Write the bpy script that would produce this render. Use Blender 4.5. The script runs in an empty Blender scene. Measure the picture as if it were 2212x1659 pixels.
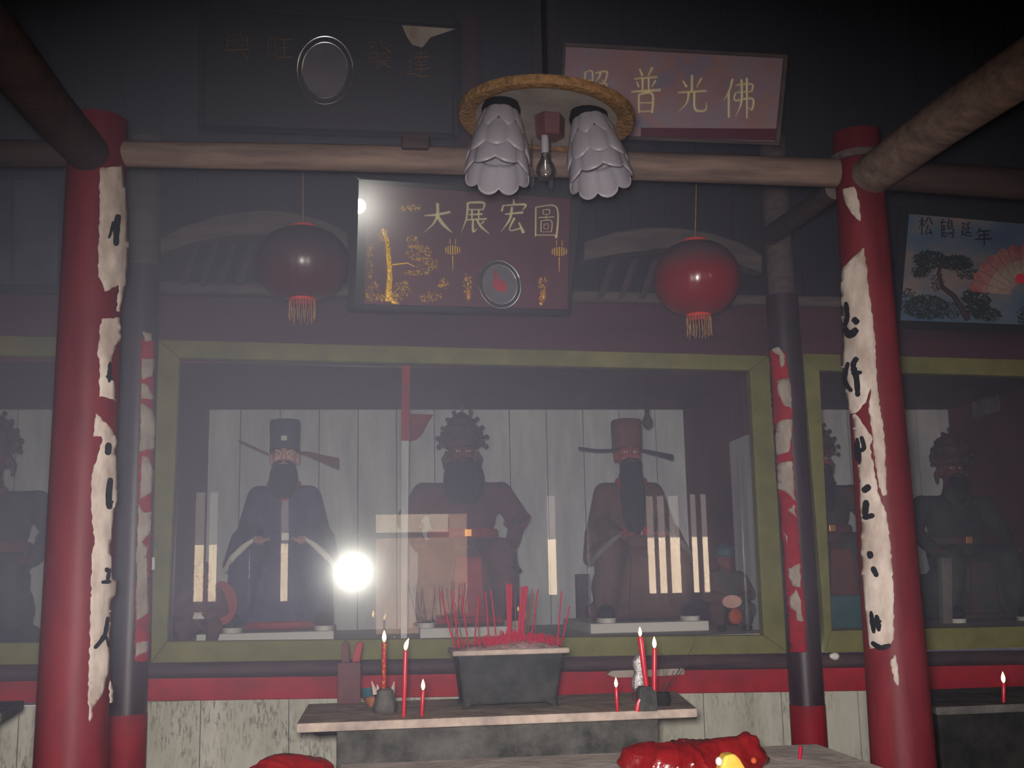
import bpy, math, random
from mathutils import Vector, Matrix, noise
from mathutils.geometry import tessellate_polygon, delaunay_2d_cdt

random.seed(7)
S = bpy.context.scene
COL = S.collection
PI = math.pi

# ------------------------------------------------------------------ camera
FPX, W, H = 2420.0, 2212.0, 1659.0
CAM = Vector((0.0, 0.0, 1.6))
def camvec(px, py):
    return Vector(((px - W / 2) / FPX, (H / 2 - py) / FPX, -1.0))
_up = camvec(814, -13400).normalized()
_n = camvec(768, 1242)
_n = (_n - _up * _n.dot(_up)).normalized()
_x = _n.cross(_up)
ROT = Matrix((_x, _n, _up))            # camera axes -> world axes
cam_d = bpy.data.cameras.new('camera')
cam_d.sensor_width = 36.0
cam_d.lens = 36.0 * FPX / W
cam_d.clip_start = 0.02
cam_o = bpy.data.objects.new('camera', cam_d)
cam_o.matrix_world = Matrix.Translation(CAM) @ ROT.to_4x4()
COL.objects.link(cam_o)
S.camera = cam_o

# ------------------------------------------------------------------ light
S.view_settings.view_transform = 'Standard'
S.view_settings.look = 'None'
S.view_settings.gamma = 1.0
S.view_settings.use_curve_mapping = False
S.view_settings.exposure = 0.0

world = bpy.data.worlds.new('world')
S.world = world
world.use_nodes = True
_bg = world.node_tree.nodes['Background']
_bg.inputs[0].default_value = (0.80, 0.86, 1.0, 1)
_bg.inputs[1].default_value = 8.0

fl = bpy.data.lights.new('camera_flash', 'SPOT')       # the flash of the camera that took the picture
fl.energy = 1220
fl.color = (1.0, 0.97, 0.96)
fl.shadow_soft_size = 0.075
fl.spot_size = math.radians(96)
fl.spot_blend = 1.0
fo = bpy.data.objects.new('camera_flash', fl)
fo.location = CAM + Vector((-0.03, 0.02, 0.07))
_aim = (ROT @ camvec(1060, 1900))
fo.rotation_euler = _aim.to_track_quat('-Z', 'Y').to_euler()
COL.objects.link(fo)

sun = bpy.data.lights.new('sun', 'SUN')               # daylight on the yard outside the hall front
sun.energy = 70; sun.color = (1.0, .93, .84); sun.angle = .01
so = bpy.data.objects.new('sun', sun); so.rotation_euler = Vector((.15, -.75, -.8)).to_track_quat('-Z', 'Y').to_euler(); so.location = (0, 4, 12)
COL.objects.link(so)

# ------------------------------------------------------------------ picture -> place
def ray(px, py):
    return (ROT @ camvec(px, py)).normalized()
def P(px, py, Y):
    d = ray(px, py)
    return CAM + d * (Y / d.y)
def PZ(px, py, z):
    d = ray(px, py)
    return CAM + d * ((z - CAM.z) / d.z)
def PP(px, py, p0, n):
    d = ray(px, py)
    return CAM + d * ((p0 - CAM).dot(n) / d.dot(n))
def M(px, Y):                       # metres per pixel at depth Y
    return px * Y / FPX

# ------------------------------------------------------------------ mesh tools
class MB:
    def __init__(s):
        s.v = []; s.f = []
    def add(s, vs, fs):
        o = len(s.v)
        s.v += [Vector(v) for v in vs]
        s.f += [tuple(i + o for i in f) for f in fs]
        return s
    def box(s, c, size, rot=None):
        hx, hy, hz = size[0] / 2, size[1] / 2, size[2] / 2
        vs = [Vector((x, y, z)) for x in (-hx, hx) for y in (-hy, hy) for z in (-hz, hz)]
        if rot: vs = [rot @ v for v in vs]
        c = Vector(c)
        return s.add([c + v for v in vs], [(0, 1, 3, 2), (4, 6, 7, 5), (0, 4, 5, 1), (2, 3, 7, 6), (0, 2, 6, 4), (1, 5, 7, 3)])
    def span(s, x0, x1, y0, y1, z0, z1):
        return s.box(((x0 + x1) / 2, (y0 + y1) / 2, (z0 + z1) / 2), (abs(x1 - x0), abs(y1 - y0), abs(z1 - z0)))
    def prism(s, loop, off):
        loop = [Vector(p) for p in loop]; off = Vector(off); n = len(loop)
        tri = tessellate_polygon([loop])
        vs = loop + [p + off for p in loop]
        fs = [tuple(t) for t in tri] + [tuple(i + n for i in reversed(t)) for t in tri]
        fs += [(i, (i + 1) % n, (i + 1) % n + n, i + n) for i in range(n)]
        return s.add(vs, fs)
    def board(s, pts, Y, t):        # picture polygon standing at depth Y, t thick
        return s.prism([P(x, y, Y) for x, y in pts], (0, t, 0))
    def tube(s, pts, rad, n=10, cap=True):
        pts = [Vector(p) for p in pts]
        if not hasattr(rad, '__len__'): rad = [rad] * len(pts)
        vs = []; fs = []
        prev = None
        for i, p in enumerate(pts):
            a = pts[max(i - 1, 0)]; b = pts[min(i + 1, len(pts) - 1)]
            t = (b - a).normalized()
            if prev is None:
                u = t.orthogonal().normalized()
            else:
                u = (prev - t * prev.dot(t))
                u = u.normalized() if u.length > 1e-6 else t.orthogonal().normalized()
            prev = u
            w = t.cross(u)
            for k in range(n):
                a2 = 2 * PI * k / n
                vs.append(p + (u * math.cos(a2) + w * math.sin(a2)) * rad[i])
        for i in range(len(pts) - 1):
            for k in range(n):
                fs.append((i * n + k, i * n + (k + 1) % n, (i + 1) * n + (k + 1) % n, (i + 1) * n + k))
        if cap:
            fs.append(tuple(range(n - 1, -1, -1)))
            fs.append(tuple((len(pts) - 1) * n + k for k in range(n)))
        return s.add(vs, fs)
    def lathe(s, prof, c=(0, 0, 0), n=32, rot=None, mod=None, cap=True):
        c = Vector(c); vs = []; fs = []
        for i, (r, z) in enumerate(prof):
            for k in range(n):
                a = 2 * PI * k / n
                rr = r * (mod(a, i, z) if mod else 1)
                v = Vector((rr * math.cos(a), rr * math.sin(a), z))
                vs.append(c + (rot @ v if rot else v))
        for i in range(len(prof) - 1):
            for k in range(n):
                fs.append((i * n + k, i * n + (k + 1) % n, (i + 1) * n + (k + 1) % n, (i + 1) * n + k))
        if cap:
            fs.append(tuple(range(n - 1, -1, -1)))
            fs.append(tuple((len(prof) - 1) * n + k for k in range(n)))
        return s.add(vs, fs)
    def ell(s, c, r, n=16, m=10, rot=None):
        if not hasattr(r, '__len__'): r = (r, r, r)
        c = Vector(c); vs = []; fs = []
        for i in range(1, m):
            t = PI * i / m
            for k in range(n):
                a = 2 * PI * k / n
                v = Vector((r[0] * math.sin(t) * math.cos(a), r[1] * math.sin(t) * math.sin(a), r[2] * math.cos(t)))
                vs.append(c + (rot @ v if rot else v))
        for q in (1, -1):
            v = Vector((0, 0, r[2] * q)); vs.append(c + (rot @ v if rot else v))
        for i in range(m - 2):
            for k in range(n):
                fs.append((i * n + k, (i + 1) * n + k, (i + 1) * n + (k + 1) % n, i * n + (k + 1) % n))
        t0 = len(vs) - 2
        for k in range(n):
            fs.append((t0, k, (k + 1) % n))
            fs.append((t0 + 1, (m - 2) * n + (k + 1) % n, (m - 2) * n + k))
        return s.add(vs, fs)
    def cap(s, a, b, ra, rb, n=14):  # tapered limb with round ends
        a = Vector(a); b = Vector(b)
        d = (b - a).normalized()
        pts = []; rad = []
        for k in range(1, 5):
            t = PI / 2 * (1 - k / 4); pts.append(a - d * ra * math.sin(t)); rad.append(max(ra * math.cos(t), ra * .05))
        for k in range(0, 4):
            t = PI / 2 * k / 4; pts.append(b + d * rb * math.sin(t)); rad.append(max(rb * math.cos(t), rb * .05))
        return s.tube(pts, rad, n)
    def loft(s, rings, n=28, p=2.0, mod=None):   # rings: (centre, half width, half depth), stacked along z
        vs = []; fs = []
        for i, (c, hw, hd) in enumerate(rings):
            for k in range(n):
                a = 2 * PI * k / n
                ca, sa = math.cos(a), math.sin(a)
                q = (abs(ca) ** p + abs(sa) ** p) ** (-1 / p)
                m = mod(a, i) if mod else 1
                vs.append(Vector(c) + Vector((hw * ca * q * m, hd * sa * q * m, 0)))
        for i in range(len(rings) - 1):
            for k in range(n):
                fs.append((i * n + k, i * n + (k + 1) % n, (i + 1) * n + (k + 1) % n, (i + 1) * n + k))
        fs.append(tuple(range(n - 1, -1, -1)))
        fs.append(tuple((len(rings) - 1) * n + k for k in range(n)))
        return s.add(vs, fs)
    def xf(s, m):
        s.v = [m @ v for v in s.v]; return s
    def mesh(s, name):
        me = bpy.data.meshes.new(name)
        me.from_pydata(s.v, [], s.f)
        me.validate(); me.update()
        return me

def fuse(mb, voxel, it=6):           # melt overlapping shapes into one continuous skin
    me = mb.mesh('tmp')
    o = bpy.data.objects.new('tmp', me); COL.objects.link(o)
    r = o.modifiers.new('r', 'REMESH'); r.mode = 'VOXEL'; r.voxel_size = voxel
    if it:
        sm = o.modifiers.new('s', 'SMOOTH'); sm.iterations = it; sm.factor = 0.5
    dg = bpy.context.evaluated_depsgraph_get()
    out = bpy.data.meshes.new_from_object(o.evaluated_get(dg))
    bpy.data.objects.remove(o); bpy.data.meshes.remove(me)
    out.materials.clear()
    return out

def link(name, me, m, parent=None, smooth=35, bevel=0, solid=0):
    if isinstance(me, MB): me = me.mesh(name)
    me.name = name
    import bmesh
    bm = bmesh.new(); bm.from_mesh(me); bmesh.ops.recalc_face_normals(bm, faces=bm.faces); bm.to_mesh(me); bm.free()
    o = bpy.data.objects.new(name, me)
    COL.objects.link(o)
    if m: me.materials.append(m)
    if smooth:
        me.shade_smooth(); me.set_sharp_from_angle(angle=math.radians(smooth))
    if solid:
        q = o.modifiers.new('solid', 'SOLIDIFY'); q.thickness = solid; q.offset = 0
    if bevel:
        q = o.modifiers.new('bevel', 'BEVEL'); q.width = bevel; q.segments = 2; q.limit_method = 'ANGLE'
    if parent:
        o.parent = parent
        o.matrix_parent_inverse = world_of(parent).inverted()
    return o
def world_of(o):
    return o['_loc_m'] if False else WM.get(o.name, Matrix.Identity(4))
WM = {}
def tag(o, label, cat, group=None, kind=None):
    o['label'] = label; o['category'] = cat
    if group: o['group'] = group
    if kind: o['kind'] = kind
    return o
def thing(name, label, cat, loc=(0, 0, 0), group=None):
    o = bpy.data.objects.new(name, None)
    o.empty_display_size = 0.05
    o.location = loc
    COL.objects.link(o)
    WM[o.name] = Matrix.Translation(loc)
    return tag(o, label, cat, group)
def struct(name, mb, m, label, cat, **k):
    o = link(name, mb, m, **k)
    return tag(o, label, cat, kind='structure')
def sthing(name, label, cat, loc=(0, 0, 0)):
    o = thing(name, label, cat, loc); o['kind'] = 'structure'; return o
def copy_thing(root, loc, label):
    r = root.copy(); COL.objects.link(r); r.location = loc; r['label'] = label
    for ch in list(root.children):
        c = ch.copy(); COL.objects.link(c); c.parent = r
        for g in list(ch.children):
            d = g.copy(); COL.objects.link(d); d.parent = c
    return r

# ------------------------------------------------------------------ materials
def lin(c):
    return tuple(((x / 255) / 12.92 if x / 255 <= 0.04045 else ((x / 255 + 0.055) / 1.055) ** 2.4) for x in c) + (1.0,)
def mat(name, col, col2=None, scale=6.0, stretch=(1, 1, 1), lo=.35, hi=.65, rough=.6, metal=0.0, bump=0.0, bscale=None, spec=.12, detail=5):
    m = bpy.data.materials.new(name); m.use_nodes = True
    nt = m.node_tree; b = nt.nodes['Principled BSDF']
    b.inputs['Base Color'].default_value = lin(col)
    b.inputs['Roughness'].default_value = rough
    b.inputs['Metallic'].default_value = metal
    b.inputs['Specular IOR Level'].default_value = spec
    tc = nt.nodes.new('ShaderNodeTexCoord')
    mp = nt.nodes.new('ShaderNodeMapping'); mp.inputs['Scale'].default_value = stretch
    nt.links.new(tc.outputs['Object'], mp.inputs['Vector'])
    if col2:
        nz = nt.nodes.new('ShaderNodeTexNoise'); nz.inputs['Scale'].default_value = scale; nz.inputs['Detail'].default_value = detail
        nz.inputs['Roughness'].default_value = .65
        nt.links.new(mp.outputs[0], nz.inputs['Vector'])
        cr = nt.nodes.new('ShaderNodeValToRGB')
        cr.color_ramp.elements[0].position = lo; cr.color_ramp.elements[1].position = hi
        cr.color_ramp.elements[0].color = lin(col); cr.color_ramp.elements[1].color = lin(col2)
        nt.links.new(nz.outputs['Fac'], cr.inputs[0])
        nt.links.new(cr.outputs[0], b.inputs['Base Color'])
    if bump:
        n2 = nt.nodes.new('ShaderNodeTexNoise'); n2.inputs['Scale'].default_value = bscale or scale * 3; n2.inputs['Detail'].default_value = 6
        nt.links.new(mp.outputs[0], n2.inputs['Vector'])
        bp = nt.nodes.new('ShaderNodeBump'); bp.inputs['Strength'].default_value = bump; bp.inputs['Distance'].default_value = .02
        nt.links.new(n2.outputs['Fac'], bp.inputs['Height'])
        nt.links.new(bp.outputs[0], b.inputs['Normal'])
    return m
def emit(name, col, strength):
    m = bpy.data.materials.new(name); m.use_nodes = True
    b = m.node_tree.nodes['Principled BSDF']
    b.inputs['Base Color'].default_value = (0, 0, 0, 1)
    b.inputs['Emission Color'].default_value = col + (1,)
    b.inputs['Emission Strength'].default_value = strength
    return m
def glass_mat(name, ior=1.75, dust=.035, tint=.95, droughness=.22, dust_col=(.8, .8, .85, 1), glow=.012):
    m = bpy.data.materials.new(name); m.use_nodes = True
    nt = m.node_tree; nt.nodes.clear()
    out = nt.nodes.new('ShaderNodeOutputMaterial')
    tr = nt.nodes.new('ShaderNodeBsdfTransparent'); tr.inputs[0].default_value = (tint, tint, tint, 1)
    gl = nt.nodes.new('ShaderNodeBsdfGlossy'); gl.inputs['Roughness'].default_value = 0.0
    g2 = nt.nodes.new('ShaderNodeBsdfGlossy'); g2.inputs['Roughness'].default_value = droughness
    df = nt.nodes.new('ShaderNodeBsdfDiffuse'); df.inputs[0].default_value = dust_col
    fr = nt.nodes.new('ShaderNodeFresnel'); fr.inputs[0].default_value = ior
    m1 = nt.nodes.new('ShaderNodeMixShader'); m2 = nt.nodes.new('ShaderNodeMixShader'); m3 = nt.nodes.new('ShaderNodeMixShader')
    nt.links.new(fr.outputs[0], m1.inputs[0]); nt.links.new(tr.outputs[0], m1.inputs[1]); nt.links.new(gl.outputs[0], m1.inputs[2])
    m2.inputs[0].default_value = glow; nt.links.new(m1.outputs[0], m2.inputs[1]); nt.links.new(g2.outputs[0], m2.inputs[2])
    # wiped and dusty patches of the pane
    tc = nt.nodes.new('ShaderNodeTexCoord'); nz = nt.nodes.new('ShaderNodeTexNoise'); nz.inputs['Scale'].default_value = 1.6; nz.inputs['Detail'].default_value = 4
    nt.links.new(tc.outputs['Object'], nz.inputs['Vector'])
    mr = nt.nodes.new('ShaderNodeMapRange'); mr.inputs[1].default_value = .3; mr.inputs[2].default_value = .7
    mr.inputs[3].default_value = dust * .4; mr.inputs[4].default_value = dust * 1.6
    nt.links.new(nz.outputs['Fac'], mr.inputs[0]); nt.links.new(mr.outputs[0], m3.inputs[0])
    nt.links.new(m2.outputs[0], m3.inputs[1]); nt.links.new(df.outputs[0], m3.inputs[2])
    nt.links.new(m3.outputs[0], out.inputs[0])
    return m
def dusty(name, col, dust_col, lo, hi, rough=.4, amount=1.0):   # paint with dust settled on what faces up
    m = mat(name, col, rough=rough, spec=.5)
    nt = m.node_tree; b = nt.nodes['Principled BSDF']
    ge = nt.nodes.new('ShaderNodeNewGeometry'); sx = nt.nodes.new('ShaderNodeSeparateXYZ')
    nt.links.new(ge.outputs['Normal'], sx.inputs[0])
    nz = nt.nodes.new('ShaderNodeTexNoise'); nz.inputs['Scale'].default_value = 14
    ad = nt.nodes.new('ShaderNodeMath'); ad.operation = 'MULTIPLY_ADD'; ad.inputs[1].default_value = .5
    nt.links.new(nz.outputs['Fac'], ad.inputs[0]); nt.links.new(sx.outputs['Z'], ad.inputs[2])
    mr = nt.nodes.new('ShaderNodeMapRange'); mr.inputs[1].default_value = lo; mr.inputs[2].default_value = hi; mr.inputs[4].default_value = amount
    nt.links.new(ad.outputs[0], mr.inputs[0])
    mx = nt.nodes.new('ShaderNodeMix'); mx.data_type = 'RGBA'
    nt.links.new(mr.outputs[0], mx.inputs['Factor'])
    mx.inputs['A'].default_value = lin(col); mx.inputs['B'].default_value = lin(dust_col)
    nt.links.new(mx.outputs['Result'], b.inputs['Base Color'])
    return m

M_ = {}
M_['red_col'] = mat('red_column_paint', (98, 32, 38), (78, 25, 31), 3, (3, 3, .6), rough=.5, bump=.05)
M_['dark_col'] = mat('dark_column_lacquer', (38, 26, 32), (54, 38, 44), 5, (3, 3, .5), rough=.4, spec=.3, bump=.05)
M_['red_base'] = mat('red_base_paint', (140, 22, 34), (112, 20, 30), 6, rough=.6)
M_['brown_base'] = mat('worn_brown_red', (96, 34, 34), (70, 44, 30), 5, rough=.6)
M_['paper'] = mat('old_paper', (180, 166, 155), (138, 122, 112), 9, (1, 1, .5), rough=.8, bump=.25, bscale=14)
M_['ink'] = mat('black_ink', (22, 22, 26), rough=.6)
M_['red_paper'] = mat('red_paper', (160, 20, 36), (126, 18, 30), 9, rough=.7)
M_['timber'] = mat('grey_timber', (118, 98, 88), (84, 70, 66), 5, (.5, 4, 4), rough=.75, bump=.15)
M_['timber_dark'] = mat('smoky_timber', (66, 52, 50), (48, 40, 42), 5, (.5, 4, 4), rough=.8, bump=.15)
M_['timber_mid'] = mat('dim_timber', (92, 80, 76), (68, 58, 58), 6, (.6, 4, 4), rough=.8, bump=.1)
M_['dark_wood'] = mat('near_black_boards', (20, 20, 25), (32, 26, 30), 3, (6, 1, .5), rough=.85)  # near-black mottled tone for high boards, side walls and roof
M_['lintel'] = mat('maroon_boards', (72, 36, 46), (54, 30, 40), 3, (.6, 3, 3), rough=.7)
M_['olive'] = mat('olive_frame_paint', (116, 112, 62), (94, 92, 50), 5, rough=.6, bump=.03)
M_['white_int'] = mat('white_inner_boards', (196, 196, 198), (168, 170, 174), 4, (2, 2, .4), rough=.7)
M_['maroon'] = mat('maroon_inner_paint', (98, 40, 54), (78, 34, 48), 3, rough=.7)
M_['ledge'] = mat('worn_ledge', (76, 56, 58), (46, 36, 40), 6, (.5, 3, 3), rough=.6, bump=.1)
M_['red_band'] = mat('red_rail_paint', (160, 28, 40), (128, 24, 36), 6, rough=.6)
M_['stone'] = mat('altar_stone', (92, 88, 84), (52, 52, 50), 7, rough=.85, bump=.5, bscale=25)
M_['stone_top'] = mat('altar_slab', (178, 158, 144), (132, 118, 110), 8, rough=.8, bump=.3, bscale=22)
M_['stone_dark'] = mat('dark_stone', (40, 39, 37), (24, 24, 23), 9, rough=.85, bump=.4)
M_['iron'] = mat('burner_iron', (60, 59, 57), (34, 36, 36), 10, rough=.75, bump=.5, bscale=30)
M_['ash'] = mat('ash', (170, 140, 136), (120, 90, 90), 25, rough=.95, bump=.6, bscale=60)
M_['stick_red'] = mat('incense_red', (160, 18, 48), rough=.6)
M_['stick_brown'] = mat('incense_brown', (110, 66, 56), rough=.8)
M_['candle'] = mat('candle_wax', (180, 16, 36), rough=.35, spec=.5)
M_['candle'].node_tree.nodes['Principled BSDF'].inputs['Subsurface Weight'].default_value = .15
M_['candle_gold'] = mat('gilt_candle', (150, 20, 28), (176, 120, 48), 90, rough=.3, lo=.54, hi=.6)
M_['flame'] = emit('flame', (1.0, .62, .22), 11)
M_['wick'] = mat('wick', (20, 16, 14))
M_['gold'] = mat('gold_leaf', (246, 190, 60), rough=.36, metal=.5, spec=.6, bump=.5, scale=30, bscale=80)
M_['gilt_pale'] = mat('pale_gilt', (252, 238, 190), rough=.4, metal=.15, spec=.5)
M_['gold_dim'] = mat('old_gold', (206, 140, 66), rough=.35, metal=.5, spec=.5)
M_['plaque_red'] = mat('plaque_maroon', (86, 36, 50), (74, 30, 44), 3, rough=.5)
M_['plaque_black'] = mat('plaque_black', (10, 10, 14), (18, 14, 18), 2, rough=.5, spec=.15)
M_['frame_black'] = mat('black_frame', (16, 17, 20), rough=.6, spec=.15)
M_['straw'] = mat('straw', (142, 106, 70), (104, 78, 52), 40, rough=.85, bump=.6, bscale=70)
M_['lamp_plate'] = mat('lamp_plate', (136, 126, 118), (114, 104, 98), 9, rough=.6)
M_['opal'] = mat('opal_glass', (126, 120, 126), rough=.4, spec=.3)
M_['clear'] = glass_mat('clear_glass', 1.5, .02, .93, .1)
M_['pane'] = glass_mat('window_glass', 1.75, .014, .95, .12, glow=.011)
M_['pane_cover'] = glass_mat('cover_glass', 1.4, .008, .97, .16, glow=.008)
M_['chrome'] = mat('silver_rim', (214, 214, 220), rough=.25, metal=1.0)
M_['lantern'] = dusty('lantern_silk', (118, 16, 26), (78, 66, 68), .2, .8, rough=.22, amount=.85)
M_['lantern2'] = dusty('lantern_silk_dusty', (76, 22, 30), (64, 56, 60), -.45, .4, rough=.3, amount=.9)
M_['lantern_rim'] = mat('lantern_rim', (190, 60, 50), rough=.4)
M_['tassel'] = mat('tassel_thread', (172, 132, 92), (130, 96, 70), 30, rough=.8)
M_['skin_pale'] = mat('pale_face', (206, 160, 150), (190, 140, 132), 8, rough=.5)
M_['skin_red'] = mat('red_face', (150, 74, 66), (132, 62, 58), 8, rough=.5)
M_['skin_dark'] = mat('dark_face', (112, 60, 56), (90, 50, 50), 8, rough=.5)
M_['blue_robe'] = mat('blue_robe', (34, 46, 86), (66, 70, 100), 7, rough=.55, bump=.2, bscale=9)
M_['brown_robe'] = mat('brown_robe', (92, 58, 50), (70, 48, 46), 6, rough=.6, bump=.2, bscale=9)
M_['king_robe'] = mat('king_robe', (96, 48, 54), (66, 48, 58), 9, rough=.6, bump=.25, bscale=12)
M_['green_robe'] = mat('green_robe', (44, 62, 58), (84, 44, 46), 8, rough=.6, bump=.2)
M_['black_robe'] = mat('dark_robe', (40, 38, 40), (52, 56, 50), 8, rough=.6, bump=.2)
M_['black_hair'] = mat('black_hair', (26, 28, 38), rough=.6)
M_['hat_blue'] = mat('hat_blue', (38, 40, 56), rough=.5)
M_['hat_brown'] = mat('hat_brown', (104, 54, 48), (84, 44, 42), 10, rough=.5)
M_['white_trim'] = mat('white_trim', (208, 202, 196), rough=.6)
M_['red_trim'] = mat('red_trim', (160, 40, 50), (120, 30, 44), 8, rough=.5)
M_['crown'] = mat('crown_dark', (54, 56, 56), (92, 50, 56), 20, rough=.45)
M_['pompom'] = mat('pompom', (70, 56, 60), rough=.7)
M_['teal'] = mat('teal_paint', (52, 92, 96), (44, 76, 84), 5, rough=.5)
M_['orange'] = mat('orange_paint', (184, 84, 40), (150, 60, 40), 15, rough=.5)
M_['box_wood'] = mat('box_wood', (92, 58, 60), (76, 48, 52), 8, rough=.6)
M_['foil'] = mat('silver_foil', (214, 206, 204), (140, 130, 130), 40, rough=.22, metal=.55, spec=.5, bump=.9, bscale=45)
M_['bag'] = mat('red_plastic', (124, 22, 24), (98, 14, 18), 5, rough=.24, spec=.5, bump=.5, bscale=16)
M_['bag'].node_tree.nodes['Principled BSDF'].inputs['Subsurface Weight'].default_value = .1
M_['yellow'] = mat('yellow_paper', (222, 180, 76), (200, 150, 60), 8, rough=.5)
M_['grey'] = mat('grey_stoneware', (120, 112, 108), (96, 90, 88), 9, rough=.7)
M_['concrete'] = mat('concrete', (120, 112, 106), (90, 86, 84), 3, rough=.9, bump=.2)
M_['cream_wall'] = mat('cream_wall', (226, 206, 184), (206, 186, 164), 1.2, rough=.9)
M_['eaves'] = mat('grey_roof', (90, 84, 84), rough=.9)
M_['bulb'] = mat('dead_bulb', (60, 56, 60), rough=.08)

def mould_white():
    m = mat('mouldy_white_boards', (186, 180, 166), (158, 154, 138), 2.5, (2, 2, .5), rough=.75)
    nt = m.node_tree; b = nt.nodes['Principled BSDF']
    base = b.inputs['Base Color'].links[0].from_socket
    tc = nt.nodes.new('ShaderNodeTexCoord')
    def nz(scale, st, lo, hi, d=6):
        mp = nt.nodes.new('ShaderNodeMapping'); mp.inputs['Scale'].default_value = st
        nt.links.new(tc.outputs['Object'], mp.inputs['Vector'])
        n = nt.nodes.new('ShaderNodeTexNoise'); n.inputs['Scale'].default_value = scale; n.inputs['Detail'].default_value = d; n.inputs['Roughness'].default_value = .7
        nt.links.new(mp.outputs[0], n.inputs['Vector'])
        r = nt.nodes.new('ShaderNodeMapRange'); r.inputs[1].default_value = lo; r.inputs[2].default_value = hi
        nt.links.new(n.outputs['Fac'], r.inputs[0]); return r.outputs[0]
    a = nz(44, (1.7, 1, .42), .50, .60)
    c = nz(2.6, (1, 1, .8), .40, .66, 3)
    mu = nt.nodes.new('ShaderNodeMath'); mu.operation = 'MULTIPLY'; nt.links.new(a, mu.inputs[0]); nt.links.new(c, mu.inputs[1])
    m2 = nt.nodes.new('ShaderNodeMath'); m2.operation = 'MULTIPLY'; nt.links.new(mu.outputs[0], m2.inputs[0]); m2.inputs[1].default_value = .72
    mx = nt.nodes.new('ShaderNodeMix'); mx.data_type = 'RGBA'
    nt.links.new(m2.outputs[0], mx.inputs['Factor']); nt.links.new(base, mx.inputs['A']); mx.inputs['B'].default_value = lin((56, 56, 42))
    nt.links.new(mx.outputs['Result'], b.inputs['Base Color'])
    return m
M_['mould'] = mould_white()

# picture painted on the right-hand framed panel: sky blue to red fan, real printed colours
def printed(name, stops, scale, stretch, rough=.45):
    m = mat(name, stops[0][1], stops[-1][1], scale, stretch, rough=rough, detail=3)
    cr = [n for n in m.node_tree.nodes if n.type == 'VALTORGB'][0].color_ramp
    cr.elements[0].position = stops[0][0]; cr.elements[1].position = stops[-1][0]
    for p, c in stops[1:-1]:
        e = cr.elements.new(p); e.color = lin(c)
    return m
M_['print_mauve'] = printed('printed_mauve', [(.36, (146, 104, 114)), (.5, (138, 122, 136)), (.6, (148, 110, 110)), (.66, (126, 114, 132))], 3.2, (1, 1, .8))
M_['print_sky'] = printed('printed_sky', [(.35, (66, 86, 116)), (.5, (84, 100, 120)), (.66, (128, 112, 108))], 2.6, (.8, 1, 1.4))
M_['print_dark'] = printed('printed_dark', [(.35, (20, 28, 44)), (.5, (52, 58, 74)), (.66, (30, 34, 40))], 3, (1, 1, 1))
M_['pine'] = mat('pine_relief', (18, 34, 27), (40, 50, 36), 60, rough=.3, bump=.4)
M_['fan_red'] = mat('fan_red', (140, 60, 68), (160, 116, 108), 12, rough=.5)
M_['fan_cream'] = mat('fan_cream', (164, 148, 134), (134, 102, 104), 9, rough=.5)
M_['sun_red'] = mat('sun_red', (214, 40, 60), rough=.5)
M_['relief_dark'] = mat('relief_dark', (26, 26, 28), rough=.5)

# ------------------------------------------------------------------ the hall
YG = 6.5          # the glass fronts of the shrines
YB = 8.4          # back boards inside the shrines
floor = MB().span(-6, 9, -4.0, 6.5, -.1, 0)
struct('floor', floor, M_['concrete'], 'grey concrete floor of the temple hall', 'floor')
# mouldy white dado under the shrines, made of wide boards
dz = P(900, 1505, 6.46).z
dado = MB()
x = -6.0
for k in range(40):
    w = .47
    dado.span(x + .003, x + w - .003, 6.47, 6.52, .0, dz + .02)
    x += w
    if x > 9: break
struct('wall_back', dado, M_['mould'], 'white mouldy boards under the glass shrines', 'wall', smooth=0)
up = MB()
x = -6.0
while x < 9:
    up.span(x + .004, x + .216, 6.56, 6.62, 2.9, 5.4); x += .22
struct('wall_upper', up, M_['dark_wood'], 'dark boards high above the shrines', 'wall', smooth=0)
struct('wall_rear', MB().span(-6.1, 9.1, 6.63, 6.7, 2.95, 5.7).span(-6.1, 9.1, 8.56, 8.62, 0, 3.0), M_['dark_wood'], 'dark boarding behind the upper boards and shrines', 'wall', smooth=0)
struct('wall_left', MB().span(-6.1, -6, -4.0, 8.6, 0, 6.6), M_['dark_wood'], 'dark side wall of the hall left of the shrines', 'wall')
struct('wall_right', MB().span(9, 9.1, -4.0, 8.6, 0, 6.6), M_['dark_wood'], 'dark side wall of the hall right of the shrines', 'wall')
roof = MB().prism([(-6.2, 8.7, 4.95), (-6.2, 1.2, 6.9), (-6.2, -4.6, 4.6), (-6.2, -4.6, 4.75), (-6.2, 1.2, 7.05), (-6.2, 8.7, 5.1)], (15.4, 0, 0))
struct('ceiling', roof, M_['dark_wood'], 'dark pitched roof underside over the hall', 'ceiling', smooth=0)

# red rail, worn ledge and maroon lintel that run the whole width
def strip(y0a, y0b, y1a, y1b, xa, xb, Y, t):       # picture rows at x=330 and x=1700
    def row(ya, yb, x): return ya + (yb - ya) * (x - 330) / 1370
    return MB().prism([P(x, row(ya, yb, x), Y) for x, ya, yb in ((xa, y0a, y0b), (xb, y0a, y0b), (xb, y1a, y1b), (xa, y1a, y1b))], (0, t, 0))
struct('trim_1', strip(1452, 1432, 1515, 1495, -900, 3000, 6.45, .06), M_['red_band'], 'red painted rail below the dark ledge of the shrines', 'rail', bevel=.006)
def rowx(ya, yb, x): return ya + (yb - ya) * (x - 330) / 1370
led = MB().tube([P(x, rowx(1449, 1428, x), 6.40) for x in (-900, 0, 330, 700, 1100, 1700, 2212, 3000)], [.046, .044, .042, .044, .041, .044, .043, .044], 14)
struct('trim_2', led, M_['ledge'], 'rounded dark worn ledge running below the glass shrines', 'ledge')
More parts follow.
